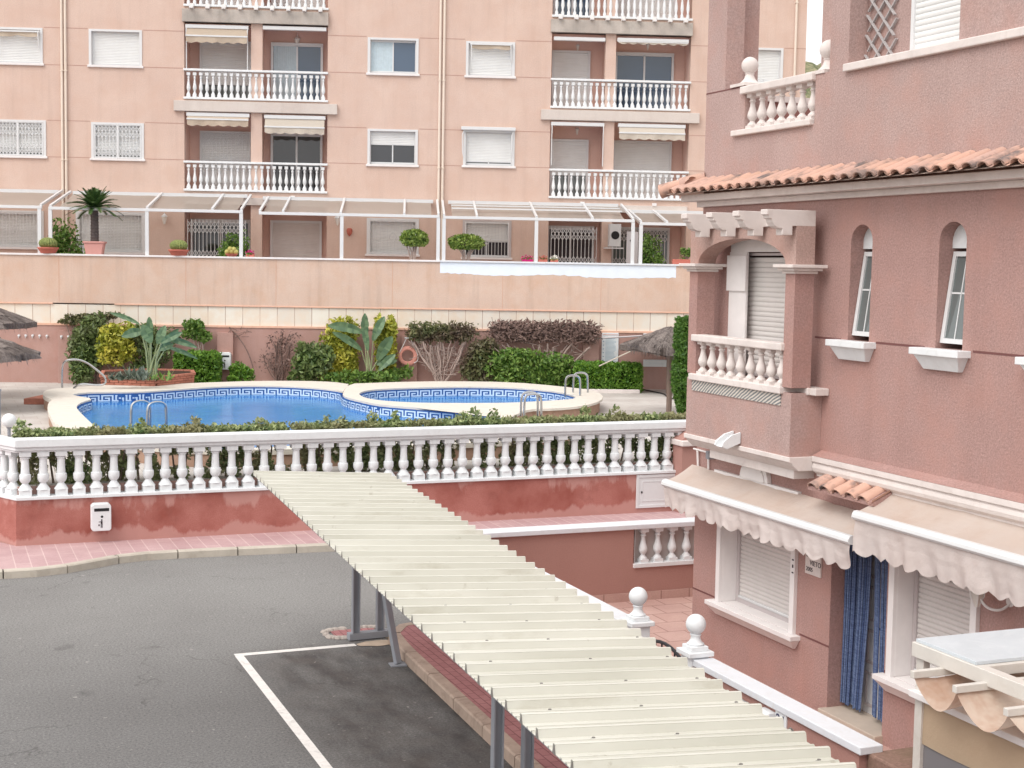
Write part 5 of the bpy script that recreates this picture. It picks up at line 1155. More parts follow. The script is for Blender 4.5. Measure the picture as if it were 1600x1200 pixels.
cy = (18.311, 33.373, 1.1)
T = Thing('cypress', 'tall narrow clipped cypress column beside the villa and thatched parasol', 'cypress', (cy[0]+.1, cy[1], DK)); R = random.Random(112); mb = MB(); hc = 3.722
cyx, cyy = cy[0]+.15, cy[1]
ztop = 5-(5-1.1)*0+0
zt = 3.679
for k in range(5200):
    a = R.uniform(0, 2*pi); z = DK+(zt-DK)*R.random(); r = .42*(1-.25*abs((z-DK)/(zt-DK)-.45))*(1 if z < zt-.12 else .85)*(.55+.45*min(1, (z-DK)/.8)); mb.leaf((cyx+cos(a)*r*R.uniform(.9, 1.05), cyy+sin(a)*r*R.uniform(.9, 1.05), z), .075, R, 2.2)
for k in range(500): mb.leaf((cyx+R.uniform(-.3, .3), cyy+R.uniform(-.3, .3), zt+R.gauss(0, .03)), .07, R, 2)
T.part('crown', mb, 'leafC', recalc=False); mb = MB(); mb.lathe([(.12, 0), (.3, .7), (.34, (zt-DK)*.5), (.28, zt-DK-.1)], (cyx, cyy, DK), 12); T.part('trunk', mb, plain('cypress_core', (.012, .025, .008), 1, .05))  # the trunk part is a wide core coloured dark for the shade inside the crown
# ================================================================ POOLSIDE THINGS
def parasol(label, x, y, zt, r, hz, seed, tilt=(0, 0), fr='W', pole=True, layers=3, mat='thatch', side=None):
    R = random.Random(seed); T = Thing('thatched_parasol', label, 'parasol', (x, y, DK), fr, 'thatched parasols by the pool')
    mb = MB(); n = 40
    for L in range(layers):
        r1 = r*(1-.30*L); z1 = zt-hz*(1-L*.30)
        rs = []
        for k in range(7):
            t = k/6; rr = r1*t; z = zt+.03*L-(zt-z1)*(t**1.25); rs.append((max(.02, rr), z))
        rs.append((r1*.99, z1-.16)); rs.append((r1*.93, z1-.15))
        b = len(mb.v)
        for k, (rr, z) in enumerate(rs):
            for j in range(n): a = 2*pi*j/n; w = 1+.05*sin(j*5+L)+.04*R.gauss(0, 1)*(k > 5); mb.v.append((x+rr*w*cos(a)+tilt[0]*(z-zt), y+rr*w*sin(a), z+tilt[1]*rr*cos(a)+.015*R.gauss(0, 1)))
        for k in range(len(rs)-1):
            for j in range(n): mb.f.append((b+k*n+j, b+k*n+(j+1) % n, b+(k+1)*n+(j+1) % n, b+(k+1)*n+j))
    T.part('thatch_layers', mb, mat, recalc=False)
    mb = MB()
    for k in range(1900):
        a = R.uniform(0, 2*pi); t = R.uniform(.15, 1)**.6; rr = r*t; z = zt-hz*(t**1.25)+.02; dl = R.uniform(.14, .34); p = Vector((x+rr*cos(a), y+rr*sin(a), z+tilt[1]*rr*cos(a))); d = Vector((cos(a), sin(a), -hz/r*1.2)).normalized()
        if t > .93: d = Vector((cos(a)*.25, sin(a)*.25, -1)).normalized()
        q = p+d*dl+Vector((R.gauss(0, .02), R.gauss(0, .02), 0)); s_ = Vector((-sin(a), cos(a), 0))*R.uniform(.006, .014); mb.q(p-s_, p+s_, q+s_*.3, q-s_*.3)
    T.part('thatch_strands', mb, mat, recalc=False)
    if pole: mb = MB(); mb.tube([(x, y, DK), (x, y, zt-.1)], .075, 12); T.part('pole', mb, plain('parasol_pole_'+str(seed), srgb(140, 122, 112), .8, .2, .1, 8, .3), smooth=True)
    mb = MB()
    for k in range(8): a = k*pi/4; mb.tube([(x+.1*cos(a), y+.1*sin(a), zt-.15), (x+r*.92*cos(a), y+r*.92*sin(a), zt-hz-.05+tilt[1]*r*.92*cos(a))], .018, 5)
    T.part('ribs', mb, 'bark')
pp = (18.514, 34.5, 1.1); zb = 2.394
parasol('grey thatched parasol on a wooden pole beside the villa corner', pp[0], pp[1], 3.358, 1.15, .58, 121, tilt=(0, -.18))
pp2 = (20.898, 37.763, 1.1)
parasol('darker thatched parasol top behind the nearer one and the cypress', pp2[0]+.4, pp2[1]+2.0, 3.12, 1.5, .5, 122, pole=True)
parasol('lower left thatched parasol with ragged fringe cut by the photo edge', 1.05, 38.9, 3.06, 1.5, .48, 123)
parasol('upper left thatched parasol with pointed top behind the ragged one', 1.0, 42.4, 3.78, 1.72, .56, 124)
# life ring
T = Thing('life_ring', 'faded coral life ring with rope hanging on the narrow wall pilaster', 'life ring', (-0.042, 45.6, 2.106), 'B'); u, n, z = (-0.042, 45.6, 2.106); mb = MB(); NR2, nr2 = 28, 8
for k in range(NR2):
    a = 2*pi*k/NR2
    for j in range(nr2): b = 2*pi*j/nr2; rr = .245+.065*cos(b); mb.v.append((u+rr*cos(a), n+.05*sin(b), z+rr*sin(a)))
for k in range(NR2):
    for j in range(nr2): mb.f.append((k*nr2+j, k*nr2+(j+1) % nr2, ((k+1) % NR2)*nr2+(j+1) % nr2, ((k+1) % NR2)*nr2+j))
T.part('ring', mb, 'buoy', smooth=True); mb = MB(); mb.tube(smooth3([(u-.26, n-.06, z+.1), (u-.12, n-.05, z+.38), (u-.05, n-.02, z+.56), (u+.08, n-.02, z+.56), (u+.16, n-.05, z+.36), (u+.32, n-.05, z+.06), (u+.33, n-.05, z-.15), (u+.2, n-.05, z-.22)]), .012, 5); T.part('rope', mb, 'trim'); mb = MB(); mb.box(u-.10, u+.14, n-.06, n+.06, z+.55, z+.585); T.part('hook', mb, 'alu')
# hooks in a row on the rose wall
T = Thing('hook_rail', 'row of small white wall hooks at the far left of the rose wall', 'hooks', (-11.74, 46, 2.553), 'B')
for (x_, y_) in ((29.5, 0), (40.3, 0), (51, 0), (62, 0), (73.3, 0), (96, 0), (107, 0)): pass
for uu, zz, nn in ((-12.133, 2.559, 45.97), (-11.922, 2.562, 45.97), (-11.713, 2.565, 45.97), (-11.498, 2.562, 45.97), (-11.277, 2.561, 45.97), (-10.79, 2.556, 45.79), (-10.575, 2.559, 45.79)):
    mb = MB(); mb.lathe([(.03, -.03), (.045, .0), (.03, .04)], (uu, nn, zz), 8); mb.tube([(uu, nn, zz-.02), (uu, nn-.06, zz-.07), (uu, nn-.08, zz-.03)], .012, 5); T.part('hook', mb, 'alu')
binbox('white waste bin on the pilaster between hedge and vine', (-5.752, 45.82, 1.598), 'B', 1.15)
# notices
def notice(label, x0, x1, z0, z1, n, rows, cat='notice board', head=True):
    T = Thing('notice_board', label, cat, ((x0+x1)/2, n, z0), 'B', 'notices on the rose wall'); mb = MB(); mb.box(x0, x1, n-.02, n, z0, z1); T.part('board', mb, 'whitestone'); R = random.Random(int(x0*10)); mb = MB(); h = (z1-z0)
    for k in range(rows):
        z = z1-h*(.14 if head else .08)-(h*.80)*k/rows; mb.box(x0+(x1-x0)*.22, x1-(x1-x0)*R.uniform(.08, .3), n-.024, n-.02, z-h*.012, z)
        if k % 3 == 0: mb.box(x0+(x1-x0)*.06, x0+(x1-x0)*.14, n-.024, n-.02, z-h*.03, z)
    T.part('faint_text_lines', mb, plain('faded_blue_print_%d' % int(x0*10), srgb(150, 176, 190), .7, .2))
    if head: mb = MB(); mb.box(x0+.02, x1-.02, n-.025, n-.02, z1-h*.07, z1-h*.055); T.part('red_band', mb, 'terracotta')
notice('tall white notice board with rows of faded blue lines on the rose wall', 6.159, 6.696, 1.896, 2.904, 45.97, 20)
notice('small white notice half behind the dark parasol', 7.495, 7.785, 2.653, 2.899, 45.97, 3, head=False)
notice('low white notice with dark strokes under the grey parasol', 7.515, 8.347, 1.831, 2.058, 45.97, 2, head=False)
T = Thing('net_pole', 'long white cleaning pole lying across the rose wall above the notice board', 'pole', (6.716, 45.6, 2.783), 'B'); a_, b_ = (5.876, 45.6, 2.731), (7.66, 45.6, 2.857); mb = MB(); mb.tube([a_, b_], .03, 6); T.part('shaft', mb, 'alugrey')
T = Thing('net_pole', 'thin cream pole slanting up from the long hedge to the parasol', 'pole', (6.369, 44.5, 2.177), 'B'); mb = MB(); mb.tube([(5.761, 43.5, 2.001), (6.711, 43.5, 2.461)], .02, 6); T.part('shaft', mb, 'awncream')
T = Thing('garden_hose', 'dark hose lying on the deck behind the parasol pole', 'hose', (20.934, 39.245, 1.1)); mb = MB(); mb.tube(smooth3([(21.153, 41.272, 1.12), (21.064, 40.346, 1.12), (21.105, 39.654, 1.12), (20.575, 38.447, 1.12), (20.524, 37.829, 1.12)]), .022, 6); T.part('tube', mb, 'black', smooth=True)
g_ = (1.62, 34.338, 1.1); T = Thing('globe_lamp', 'white globe garden lamp behind the left end of the street balustrade', 'lamp', (g_[0], g_[1], DK)); mb = MB(); zz = 1.998; gx, gy = 1.323, 28.0; T.e.location = (gx, gy, DK); T.o = (gx, gy, DK); mb.sphere((gx, gy, zz), .13, 20, 14); T.part('globe', mb, 'whitestone', smooth=True); mb = MB(); mb.lathe([(.06, 0), (.035, .1), (.03, zz-DK-.16), (.06, zz-DK-.11)], (gx, gy, DK), 10); T.part('post', mb, 'postgrey')
xx = 1.211; T = Thing('grey_post', 'dark grey post cut by the left photo edge beside the globe lamp', 'post', (xx-.03, 29, DK)); mb = MB(); mb.tube([(xx-.03, 29, DK), (xx-.03, 29, 2.457)], .045, 10); T.part('shaft', mb, 'postgrey'); mb = MB(); mb.lathe([(.06, 0), (.06, .04)], (xx-.03, 29, 2.457), 10); T.part('cap', mb, 'postgrey')
# small tiled roof shed seen between villa and balustrade
sy = 24.8
T = Thing('boundary_pier', 'small orange pink pier with stone cap between street balustrade and villa', 'pier', (14.9, 25.0, 0)); xa = 13.849; mb = MB(); mb.box(xa, xa+1.6, 25.2, 25.6, .13, 1.475); T.part('pier_body', mb, 'villa_soft'); mb = MB(); mb.box(xa-.05, xa+1.7, 25.12, 25.68, 1.475, 1.59); T.part('cap', mb, 'caststone', bev=.02); mb = MB(); zz = 1.59; mb.prism([(xa-.02, zz), (xa+1.6, zz), (xa+1.6, zz+.25), (xa+.35, zz+.25)], 'y', 25.2, 25.6); T.part('sloped_top', mb, 'villa_soft')
# ================================================================ VILLA (front plane X = 8.7, far corner Y = 15.47)
VX = 8.7; VF = lambda a, d, z: (VX+d, a, z)
V = Thing('villa', 'mauve pink villa with arched bay balcony, clay tile eave and white trim, on the right', 'house', (VX, 10, .33))
FL = .33
w1 = (13.25, 14.78, 1.05, 2.14); w2 = (10.32, 11.45, 1.05, 2.2); dr = (11.60, 12.55, FL, 2.5)
a1 = (12.05, 12.41, 4.30, 5.47); a2 = (10.64, 11.02, 4.30, 5.47); a3 = (9.2, 9.58, 4.30, 5.47)
bd_ = (13.0, 14.9, 3.3, 5.35)
holes = [(*w1, .28, 0), (*w2, .28, 0), (*dr, .45, 0), (*a1, .34, .17), (*a2, .34, .18), (*a3, .34, .18), (13.30, 14.58, 3.78, 5.2, .16, 0)]
mb = MB(); holed(mb, VF, -2, 15.47, 0, 6.05, holes)
mb.q((VX, 15.47, 0), (17, 15.47, 0), (17, 15.47, 6.05), (VX, 15.47, 6.05)); mb.q((17, -2, 0), (17, 15.47, 0), (17, 15.47, 6.16), (17, -2, 6.16)); mb.q((VX, -2, 0), (17, -2, 0), (17, -2, 10), (VX, -2, 10))
V.part('wall', mb, 'villa', recalc=False); mb = MB()
# upper storey parapet, piers, set back balcony
mb.fbox(VF, 13.15, 14.57, 0, .30, 6.05, 6.55)
mb.fbox(VF, 14.57, 15.47, 0, .30, 6.05, 7.10)
mb.fbox(VF, 12.9, 13.15, 0, .30, 6.05, 7.06)
mb.fbox(VF, 12.57, 12.90, 0, .30, 6.05, 10.2); mb.fbox(VF, 12.9, 13.3, .16, .5, 7.06, 10.2)
mb.fbox(VF, -2, 12.57, 0, .225, 6.05, 7.02)
mb.fbox(VF, 15.03, 15.47, .0, .24, 7.10, 10.2); mb.fbox(VF, 15.20, 15.47, .24, .54, 7.10, 10.2)
mb.fbox(VF, 9.0, 12.57, .23, .4, 6.3, 10.2); mb.fbox(VF, 10.90-4, 10.90, .03, .22, 7.02, 10.2)
mb.q((VX+.3, -2, 6.2), (17, -2, 6.2), (17, 15.47, 6.2), (VX+.3, 15.47, 6.2)); 
V.part('upper_wall', mb, 'villa_up', recalc=False); mb = MB(); mb.fbox(VF, 15.30, 15.47, .55, 6, 6.2, 7.03); V.part('rear_parapet', mb, plain('shade_darkened_red_render', srgb(146, 106, 100), .95, .1, .1, 20))  # rear parapet gets a darker colour that stands in for its shading
mb = MB(); mb.fbox(VF, 15.25, 15.52, .56, 6, 7.03, 7.10); V.part('rear_parapet_coping', mb, 'caststone')
# joints
vgm = plain('villa_groove_render', srgb(120, 84, 82), .95, .1)
for z, segs in ((4.30, [(-2, a3[0]-.15), (a3[1]+.15, a2[0]-.15), (a2[1]+.15, a1[0]-.12), (a1[1]+.12, 13.0)]), (1.07, [(-2, w2[0]-.15), (w2[1]+.1, dr[0]), (dr[1], w1[0]-.15), (w1[1]+.1, 15.47)])):
    for s0, s1 in segs: mb = MB(); mb.box(VX-.003, VX, s0, s1, z-.010, z+.010); V.part('wall_groove', mb, vgm)
mb = MB(); mb.box(VX-.003, VX, 14.57, 15.47, 7.085, 7.10); V.part('wall_groove', mb, vgm)
# sills under arched windows + stub
for n_i, (s0, s1) in enumerate(((a1[0]-.12, a1[1]+.18), (a2[0]-.12, a2[1]+.20), (a3[0]-.12, a3[1]+.2))):
    mb = MB(); mb.box(VX-.15, VX+.02, s0, s1, 4.235, 4.30); pr = [(s0+.03, 4.235), (s1-.03, 4.235), (s1-.10, 4.10), (s0+.10, 4.10)]
    i = len(mb.v); mb.v += [(VX-.12, p, q) for p, q in pr[:2]]+[(VX-.05, p, q) for p, q in pr[2:]]+[(VX+.01, p, q) for p, q in pr]; mb.f += [(i, i+1, i+2, i+3), (i+4, i+5, i+6, i+7)]+[(i+k, i+(k+1) % 4, i+4+(k+1) % 4, i+4+k) for k in range(4)]
    sill_ = V.part('window_sill', mb, 'whitestone', bev=.006)
for (y0, y1, z0, z1) in (a1, a2, a3):   # tilted casement
    F = VF; zt = z1-.25; zb = z0+.05
    def tf(a, d, z): return (VX+d+.06+.12*(z-zb)/(zt-zb), a, z)
    mb = MB(); ring(mb, tf, y0+.01, y1-.01, -.02, .03, zb, zt-.02, .045); W_ = V.part('arched_window', mb, 'alu')
    mb = MB(); mb.fbox(tf, y0+.055, y1-.055, .0, .006, zb+.045, zt-.065); V.part('pane', mb, 'glassgrey', W_)
    mb = MB(); c = (y0+y1)/2; mb.fbox(tf, c-.006, c+.006, -.006, .0, zb+.045, zt-.065); zm = (zb+zt)/2+.03; mb.fbox(tf, y0+.055, y1-.055, -.006, 0, zm-.008, zm+.008); V.part('glazing_bar', mb, 'alu', W_)
    mb = MB(); mb.fbox(VF, y0-.02, y1+.02, .15, .335, zt+.01, z1+.01); mb.fbox(VF, y0-.02, y1+.02, .335, .36, z0-.02, z1); V.part('arch_infill', mb, 'whitestone', W_)
# ground windows
def vwindow(w, zsh, name='window'):
    y0, y1, z0, z1 = w
    mb = MB(); t_ = .085
    mb.fbox(VF, y0-t_+.01, y0+.01, -.045, .02, z0, z1+.08); mb.fbox(VF, y1-.01, y1+t_-.01, -.045, .02, z0, z1+.08); mb.fbox(VF, y0+.01, y1-.01, -.045, .02, z1-.01, z1+.08)
    mb.fbox(VF, y0+.002, y0+.012, .0, .27, z0, z1-.003); mb.fbox(VF, y1-.012, y1-.002, .0, .27, z0, z1-.003)
    W_ = V.part(name, mb, 'trim', bev=.005)
    mb = MB(); ring(mb, VF, y0+.013, y1-.013, .19, .25, z0+.004, z1-.004, .055); V.part('frame', mb, 'alugrey', W_)
    mb = MB(); mb.fbox(VF, y0-.17, y1+.17, -.13, .0, z0-.05, z0+.0); pr = [(y0-.16, z0-.05), (y1+.16, z0-.05), (y1+.08, z0-.16), (y0-.08, z0-.16)]; i = len(mb.v)
    mb.v += [(VX-.12, p, q) for p, q in pr[:2]]+[(VX-.03, p, q) for p, q in pr[2:]]+[(VX+.0, p, q) for p, q in pr]; mb.f += [(i, i+1, i+2, i+3), (i+4, i+5, i+6, i+7)]+[(i+k, i+(k+1) % 4, i+4+(k+1) % 4, i+4+k) for k in range(4)]
    mb.fbox(VF, y0+.013, y1-.013, .0, .25, z0-.004, z0+.003)
    V.part('sill', mb, 'trim', W_, bev=.005)
    V.part('shutter', slats(VF, y0+.07, y1-.07, .215, z0+.08, z1-.05, .05), 'shutter_warm', W_)
    mb = MB(); mb.fbox(VF, y0+.07, y1-.07, .19, .215, z0+.055, z0+.085); V.part('shutter_bar', mb, 'alu', W_); return W_
W1 = vwindow(w1, 0); W2 = vwindow(w2, 0); vwindow((7.6, 9.2, 1.05, 2.2), 0)
mb = MB(); mb.box(VX-.05, VX-.045, w1[0]-.06, w1[0]-.03, 1.86, 1.875); mb.box(VX-.05, VX-.045, w1[0]-.06, w1[0]-.03, 1.72, 1.735); mb.box(VX-.05, VX-.045, w1[0]-.055, w1[0]-.035, 1.78, 1.815); V.part('strap_plate', mb, 'ink', W1)
# pediment over window 1
mb = MB(); mb.box(VX-.05, VX, 13.15, 14.95, 2.55, 2.62); c = 14.05; pts = [(c-.30*cos(pi*k/16), 2.62+.24*sin(pi*k/16)) for k in range(17)]; mb.prism(pts, 'x', VX-.06, VX+.0); pts = [(c-.24*cos(pi*k/16), 2.62+.19*sin(pi*k/16)) for k in range(17)]; mb.prism(pts, 'x', VX-.075, VX-.06); V.part('window_pediment', mb, 'trim', bev=.005)
# door
mb = MB(); mb.fbox(VF, dr[0]+.0, dr[1]-.0, .30, .36, FL, dr[3]); D_ = V.part('door', mb, 'alu', label='white panelled door behind a blue bead curtain'); mb = MB()
for z in (.5, .95, 1.4, 1.85): ring(mb, VF, 11.9, 12.3, .287, .30, z, z+.36, .03)
V.part('door_panel', mb, 'alugrey', D_); mb = MB(); mb.tube([(VX+.30, 12.0, 1.36), (VX+.26, 12.0, 1.36), (VX+.26, 12.13, 1.36)], .012, 6); V.part('handle', mb, 'black', D_)
mb = MB(); mb.fbox(VF, dr[0]-.02, dr[1]+.02, -.10, .45, FL-.05, FL+.09); V.part('doorstep', mb, plain('worn_stone_step', srgb(190, 176, 162), .8, .2, .06, 5), bev=.01)
# bead curtain
T = Thing('bead_curtain', 'blue bead curtain hanging in the villa doorway, parted at the middle', 'curtain', (VX+.3, 12.0, 2.45)); R = random.Random(131)
for (s0, s1, e0, e1) in ((12.53, 12.07, 12.53, 12.17), (12.05, 11.63, 11.99, 11.63)):
    mb = MB(); n = 34 if s0 > 12.2 else 24
    for k in range(n):
        t = k/(n-1); y0 = s0+(s1-s0)*t; y1 = e0+(e1-e0)*t; x = VX+.17+R.uniform(-.03, .03)
        mb.tube([(x, y0, 2.46), (x+.01, (y0*.6+y1*.4)+R.uniform(-.004, .004), 1.5), (x, y1+R.uniform(-.006, .006), FL+.13+R.uniform(0, .04))], .0095, 5)
    T.part('bead_strands', mb, 'bead')
mb = MB(); mb.fbox(VF, dr[0]+.01, dr[1]-.01, .13, .21, 2.45, 2.48); T.part('rail', mb, 'alu')
# bay
BXf = 8.32
mb = MB(); mb.box(BXf, VX-.002, 12.83, 15.07, 3.05, 3.72); V.part('bay', mb, 'villa_up')
for y0_, y1_ in ((12.83, 13.01), (14.88, 15.07)): mb = MB(); mb.box(BXf, 8.55, y0_, y1_, 3.775, 4.99); V.part('bay_pillar', mb, 'villa')
mb = MB(); c = 13.95; hw = .93; N = 18
up = [(c-hw*cos(pi*k/N), 5.06+.28*sin(pi*k/N)) for k in range(N+1)]
for k in range(N):
    (ya, za), (yb, zb) = up[k], up[k+1]
    for x in (BXf, 8.55): mb.q((x, ya, za), (x, yb, zb), (x, yb, 5.46), (x, ya, 5.46))
    mb.q((BXf, ya, za), (8.55, ya, za), (8.55, yb, zb), (BXf, yb, zb))
mb.box(BXf, 8.55, 12.83, c-hw, 5.06, 5.46); mb.box(BXf, 8.55, c+hw, 15.07, 5.06, 5.46); mb.q((BXf, 12.83, 5.46), (8.55, 12.83, 5.46), (8.55, 15.07, 5.46), (BXf, 15.07, 5.46))
V.part('bay_arch', mb, 'villa_arch', recalc=False)
for (y0, y1) in ((12.83, 13.01), (14.88, 15.07)):
    mb = MB()
    for o_, z0, z1 in ((.03, 4.965, 4.995), (.065, 4.995, 5.025), (.10, 5.025, 5.06)): mb.box(BXf-o_, 8.55+o_, y0-o_, y1+o_, z0, z1)
    V.part('pillar_cap', mb, 'caststone', bev=.006)
for yc in (12.895, 13.46, 14.03, 14.60):
    pr = [(7.96, 5.62), (7.96, 5.565), (7.985, 5.56), (7.99, 5.53), (8.02, 5.52), (8.03, 5.49), (8.06, 5.45), (8.10, 5.43), (8.15, 5.425), (8.15, 5.36), (8.27, 5.36), (8.27, 5.455), (8.55, 5.455), (8.55, 5.62)]
    mb = MB(); mb.prism(pr, 'y', yc-.065, yc+.065); V.part('pergola_beam', mb, 'caststone', bev=.006)
mb = MB(); mb.box(8.30, 8.56, 12.96, 15.05, 5.462, 5.60); V.part('arch_coping', mb, 'caststone')
# balustrade of bay
bmV = baluster_mesh(.40, .058, n=12, mat='caststone')
mb = MB(); mb.box(BXf-.045, BXf+.14, 12.99, 14.93, 4.155, 4.235); R1 = V.part('bay_balustrade', mb, 'caststone', bev=.012)
mb = MB(); mb.box(BXf-.045, BXf+.20, 12.99, 14.97, 3.70, 3.775); mb.box(8.50, VX+.0, 12.80, 13.0, 3.70, 3.775); V.part('base_slab', mb, 'caststone', R1, bev=.01)
for k in range(9): V.inst('baluster', bmV, (BXf+.055, 13.10+k*.2125, 3.765), R1)
mb = MB(); mb.box(BXf-.012, BXf-.0, 13.02, 14.93, 3.575, 3.695); V.part('tile_frieze', mb, 'frieze', R1)
mb = MB(); mb.box(VX-.17, VX-.002, 12.70, 12.83, 3.70, 3.775); V.part('side_stub', mb, 'caststone', bev=.008)
# bay opening: trim, shutter
mb = MB(); mb.fbox(VF, 14.38, 14.76, -.03, .0, 3.78, 5.2); mb.fbox(VF, 13.2, 14.74, -.03, .0, 5.2, 5.40); mb.fbox(VF, 14.36, 14.78, -.055, -.03, 4.75, 5.16); BW_ = V.part('balcony_window', mb, 'trim', bev=.004)
mb = MB(); ring(mb, VF, 13.31, 14.57, .05, .14, 3.79, 5.19, .03); V.part('frame', mb, 'alugrey', BW_)
V.part('shutter', slats(VF, 13.35, 14.53, .09, 3.80, 5.14, .055), 'shutter_warm', BW_)
# corbel under the bay
mb = MB(); pr = [(8.30, 3.05), (8.30, 3.0), (8.33, 2.985), (8.36, 2.95), (8.42, 2.90), (8.44, 2.90), (8.44, 2.80), (8.70, 2.80), (8.70, 3.05)]
mb.prism(pr, 'y', 12.92, 14.7); pr2 = [(8.30, 3.05), (8.30, 3.0), (8.33, 2.985), (8.36, 2.95), (8.42, 2.90), (8.70, 2.90), (8.70, 3.05)]; mb.prism(pr2, 'y', 12.80, 12.919); mb.prism(pr2, 'y', 14.701, 15.08); V.part('bay_corbel', mb, 'caststone', bev=.005)
T = Thing('water_spout', 'white rain spout projecting from the bay above the corbel', 'spout', (8.3, 14.1, 3.1)); yy = 13.889
mb = MB(); mb.prism([(8.31, 3.20), (8.31, 3.08), (8.14, 3.02), (8.08, 3.05), (8.10, 3.10), (8.2, 3.17)], 'y', yy-.09, yy-.06); mb.prism([(8.31, 3.20), (8.31, 3.08), (8.14, 3.02), (8.08, 3.05), (8.10, 3.10), (8.2, 3.17)], 'y', yy+.06, yy+.09); mb.prism([(8.31, 3.11), (8.31, 3.08), (8.14, 3.02), (8.09, 3.04)], 'y', yy-.06, yy+.06); T.part('spout', mb, 'whitestone')
# string moulding between floors
mb = MB(); pr = [(8.57, 3.06), (8.57, 3.005), (8.60, 2.995), (8.585, 2.97), (8.58, 2.94), (8.59, 2.905), (8.62, 2.88), (8.64, 2.87), (8.64, 2.845), (8.70, 2.845), (8.70, 3.075)]
mb.prism(pr, 'y', -2, 12.795); V.part('string_moulding', mb, 'caststone', bev=.004)
mb = MB(); mb.q((8.575, -2, 3.064), (8.70, -2, 3.115), (8.70, 12.8, 3.115), (8.575, 12.8, 3.064)); V.part('moulding_weathering', mb, 'villa')
# eave: cornices + tiles
def wrap(mb, o0, z0, z1): mb.box(VX-o0, VX+.0, -2, 15.47+o0, z0, z1); mb.box(VX, 12.0, 15.47, 15.47+o0, z0, z1)
mb = MB(); wrap(mb, .06, 5.74, 5.805); wrap(mb, .20, 5.806, 5.885); V.part('eave_cornice', mb, 'caststone', bev=.008)
mb = MB(); EX, EZ, TZ = VX-.36, 5.890, 6.06
mb.q((EX, 15.83, EZ-.0), (EX, -2, EZ-.0), (VX, -2, TZ-.05), (VX, 15.47, TZ-.05)); mb.q((EX, 15.83, EZ), (VX, 15.47, TZ-.05), (12, 15.47, TZ-.05), (12, 15.83, EZ)); V.part('eave_bed', mb, 'mortar', recalc=False)
def tiles(mb, P0, along, downv, n, pit, L, R, upz, hip=0):
    """barrel tiles: P0 = eave point of first tile, along = unit dir along eave, downv = vector from wall line down to eave"""
    for k in range(n):
        c = Vector(P0)+Vector(along)*pit*k; top_ = c-Vector(downv); ax = (c-top_); l = ax.length; r0 = pit*.40*R.uniform(.96, 1.04); r1 = r0*.82; jit = R.uniform(-.012, .012); nrm = Vector(along).cross(ax).normalized()
        if nrm.z < 0: nrm = -nrm
        s_top = max(.0, 0 if not hip else 0); m = 9; rowsT = []
        for (t, rr) in ((-.02+jit, r1*.9), (.5, (r0+r1)/2), (1.02+jit*2, r0)):
            q = top_+ax*t; rowsT.append([(q+Vector(along)*rr*cos(pi*j/m)+nrm*(rr*.62*sin(pi*j/m)+upz)) for j in range(m+1)]); 
        rowsB = []
        for (t, rr) in ((-.02+jit, r1*.9-.014), (1.02+jit*2, r0-.016)): q = top_+ax*t; rowsB.append([(q+Vector(along)*rr*cos(pi*j/m)+nrm*(rr*.62*sin(pi*j/m)+upz)) for j in range(m+1)])
        i = len(mb.v); mb.v += [tuple(p) for r_ in rowsT+rowsB for p in r_]; w = m+1
        for a_ in range(2):
            for j in range(m): mb.f.append((i+a_*w+j, i+a_*w+j+1, i+(a_+1)*w+j+1, i+(a_+1)*w+j))
        for j in range(m): mb.f.append((i+3*w+j, i+3*w+j+1, i+4*w+j+1, i+4*w+j)); mb.f.append((i+2*w+j, i+2*w+j+1, i+4*w+j+1, i+4*w+j))
        # channel tile between
        c2 = c+Vector(along)*pit*.5; top2 = c2-Vector(downv); i = len(mb.v); rr = pit*.30
        for t in (-.01, 1.03): q = top2+(c2-top2)*t; mb.v += [tuple(q+Vector(along)*rr*cos(pi*j/6)-nrm*(rr*.7*sin(pi*j/6)-.035-upz*.4)) for j in range(7)]
        for j in range(6): mb.f.append((i+j, i+j+1, i+7+j+1, i+7+j))
R = random.Random(141); mb = MB(); tiles(mb, (EX, 15.62, EZ+.015), (0, -1, 0), (-.36, 0, -.155), 88, .2, .47, R, .01); tiles(mb, (8.55, 15.83, EZ+.015), (1, 0, 0), (0, .36, -.155), 15, .2, .47, R, .01)
V.part('roof_tiles', mb, 'tile', recalc=False, smooth=True)
mb = MB()
for k in range(2):
    p0 = Vector((VX+.02, 15.45, TZ+.04)).lerp(Vector((EX-.0, 15.85, EZ+.05)), k*.48); p1 = Vector((VX+.02, 15.45, TZ+.04)).lerp(Vector((EX-.0, 15.85, EZ+.05)), k*.48+.56); mb.tube([p0, p1], [.07, .09], 12)
V.part('hip_tiles', mb, 'tile', smooth=True)
# mortar smear above tiles
# upper storey details
bmU = baluster_mesh(.40, .058, n=12, mat='caststone')
mb = MB(); mb.box(VX-.05, VX+.16, 13.15, 14.62, 7.00, 7.085); TB = V.part('terrace_balustrade', mb, 'caststone', bev=.012); mb = MB(); mb.box(VX-.05, VX+.18, 13.17, 14.80, 6.535, 6.60); V.part('base_slab', mb, 'caststone', TB, bev=.01)
for k in range(7): V.inst('baluster', bmU, (VX+.06, 13.27+k*.205, 6.60), TB)
def finial(mb, x, y, z, r, s=1.0):
    mb.box(x-r*1.65*s, x+r*1.65*s, y-r*1.65*s, y+r*1.65*s, z, z+r*.35); mb.lathe([(r*1.4, r*.35), (r*1.0, r*.6), (r*.65, r*1.0), (r*.50, r*1.45), (r*.60, r*1.62), (r*.5, r*1.7)], (x, y, z), 16); mb.sphere((x, y, z+r*2.55), r, 24, 16)
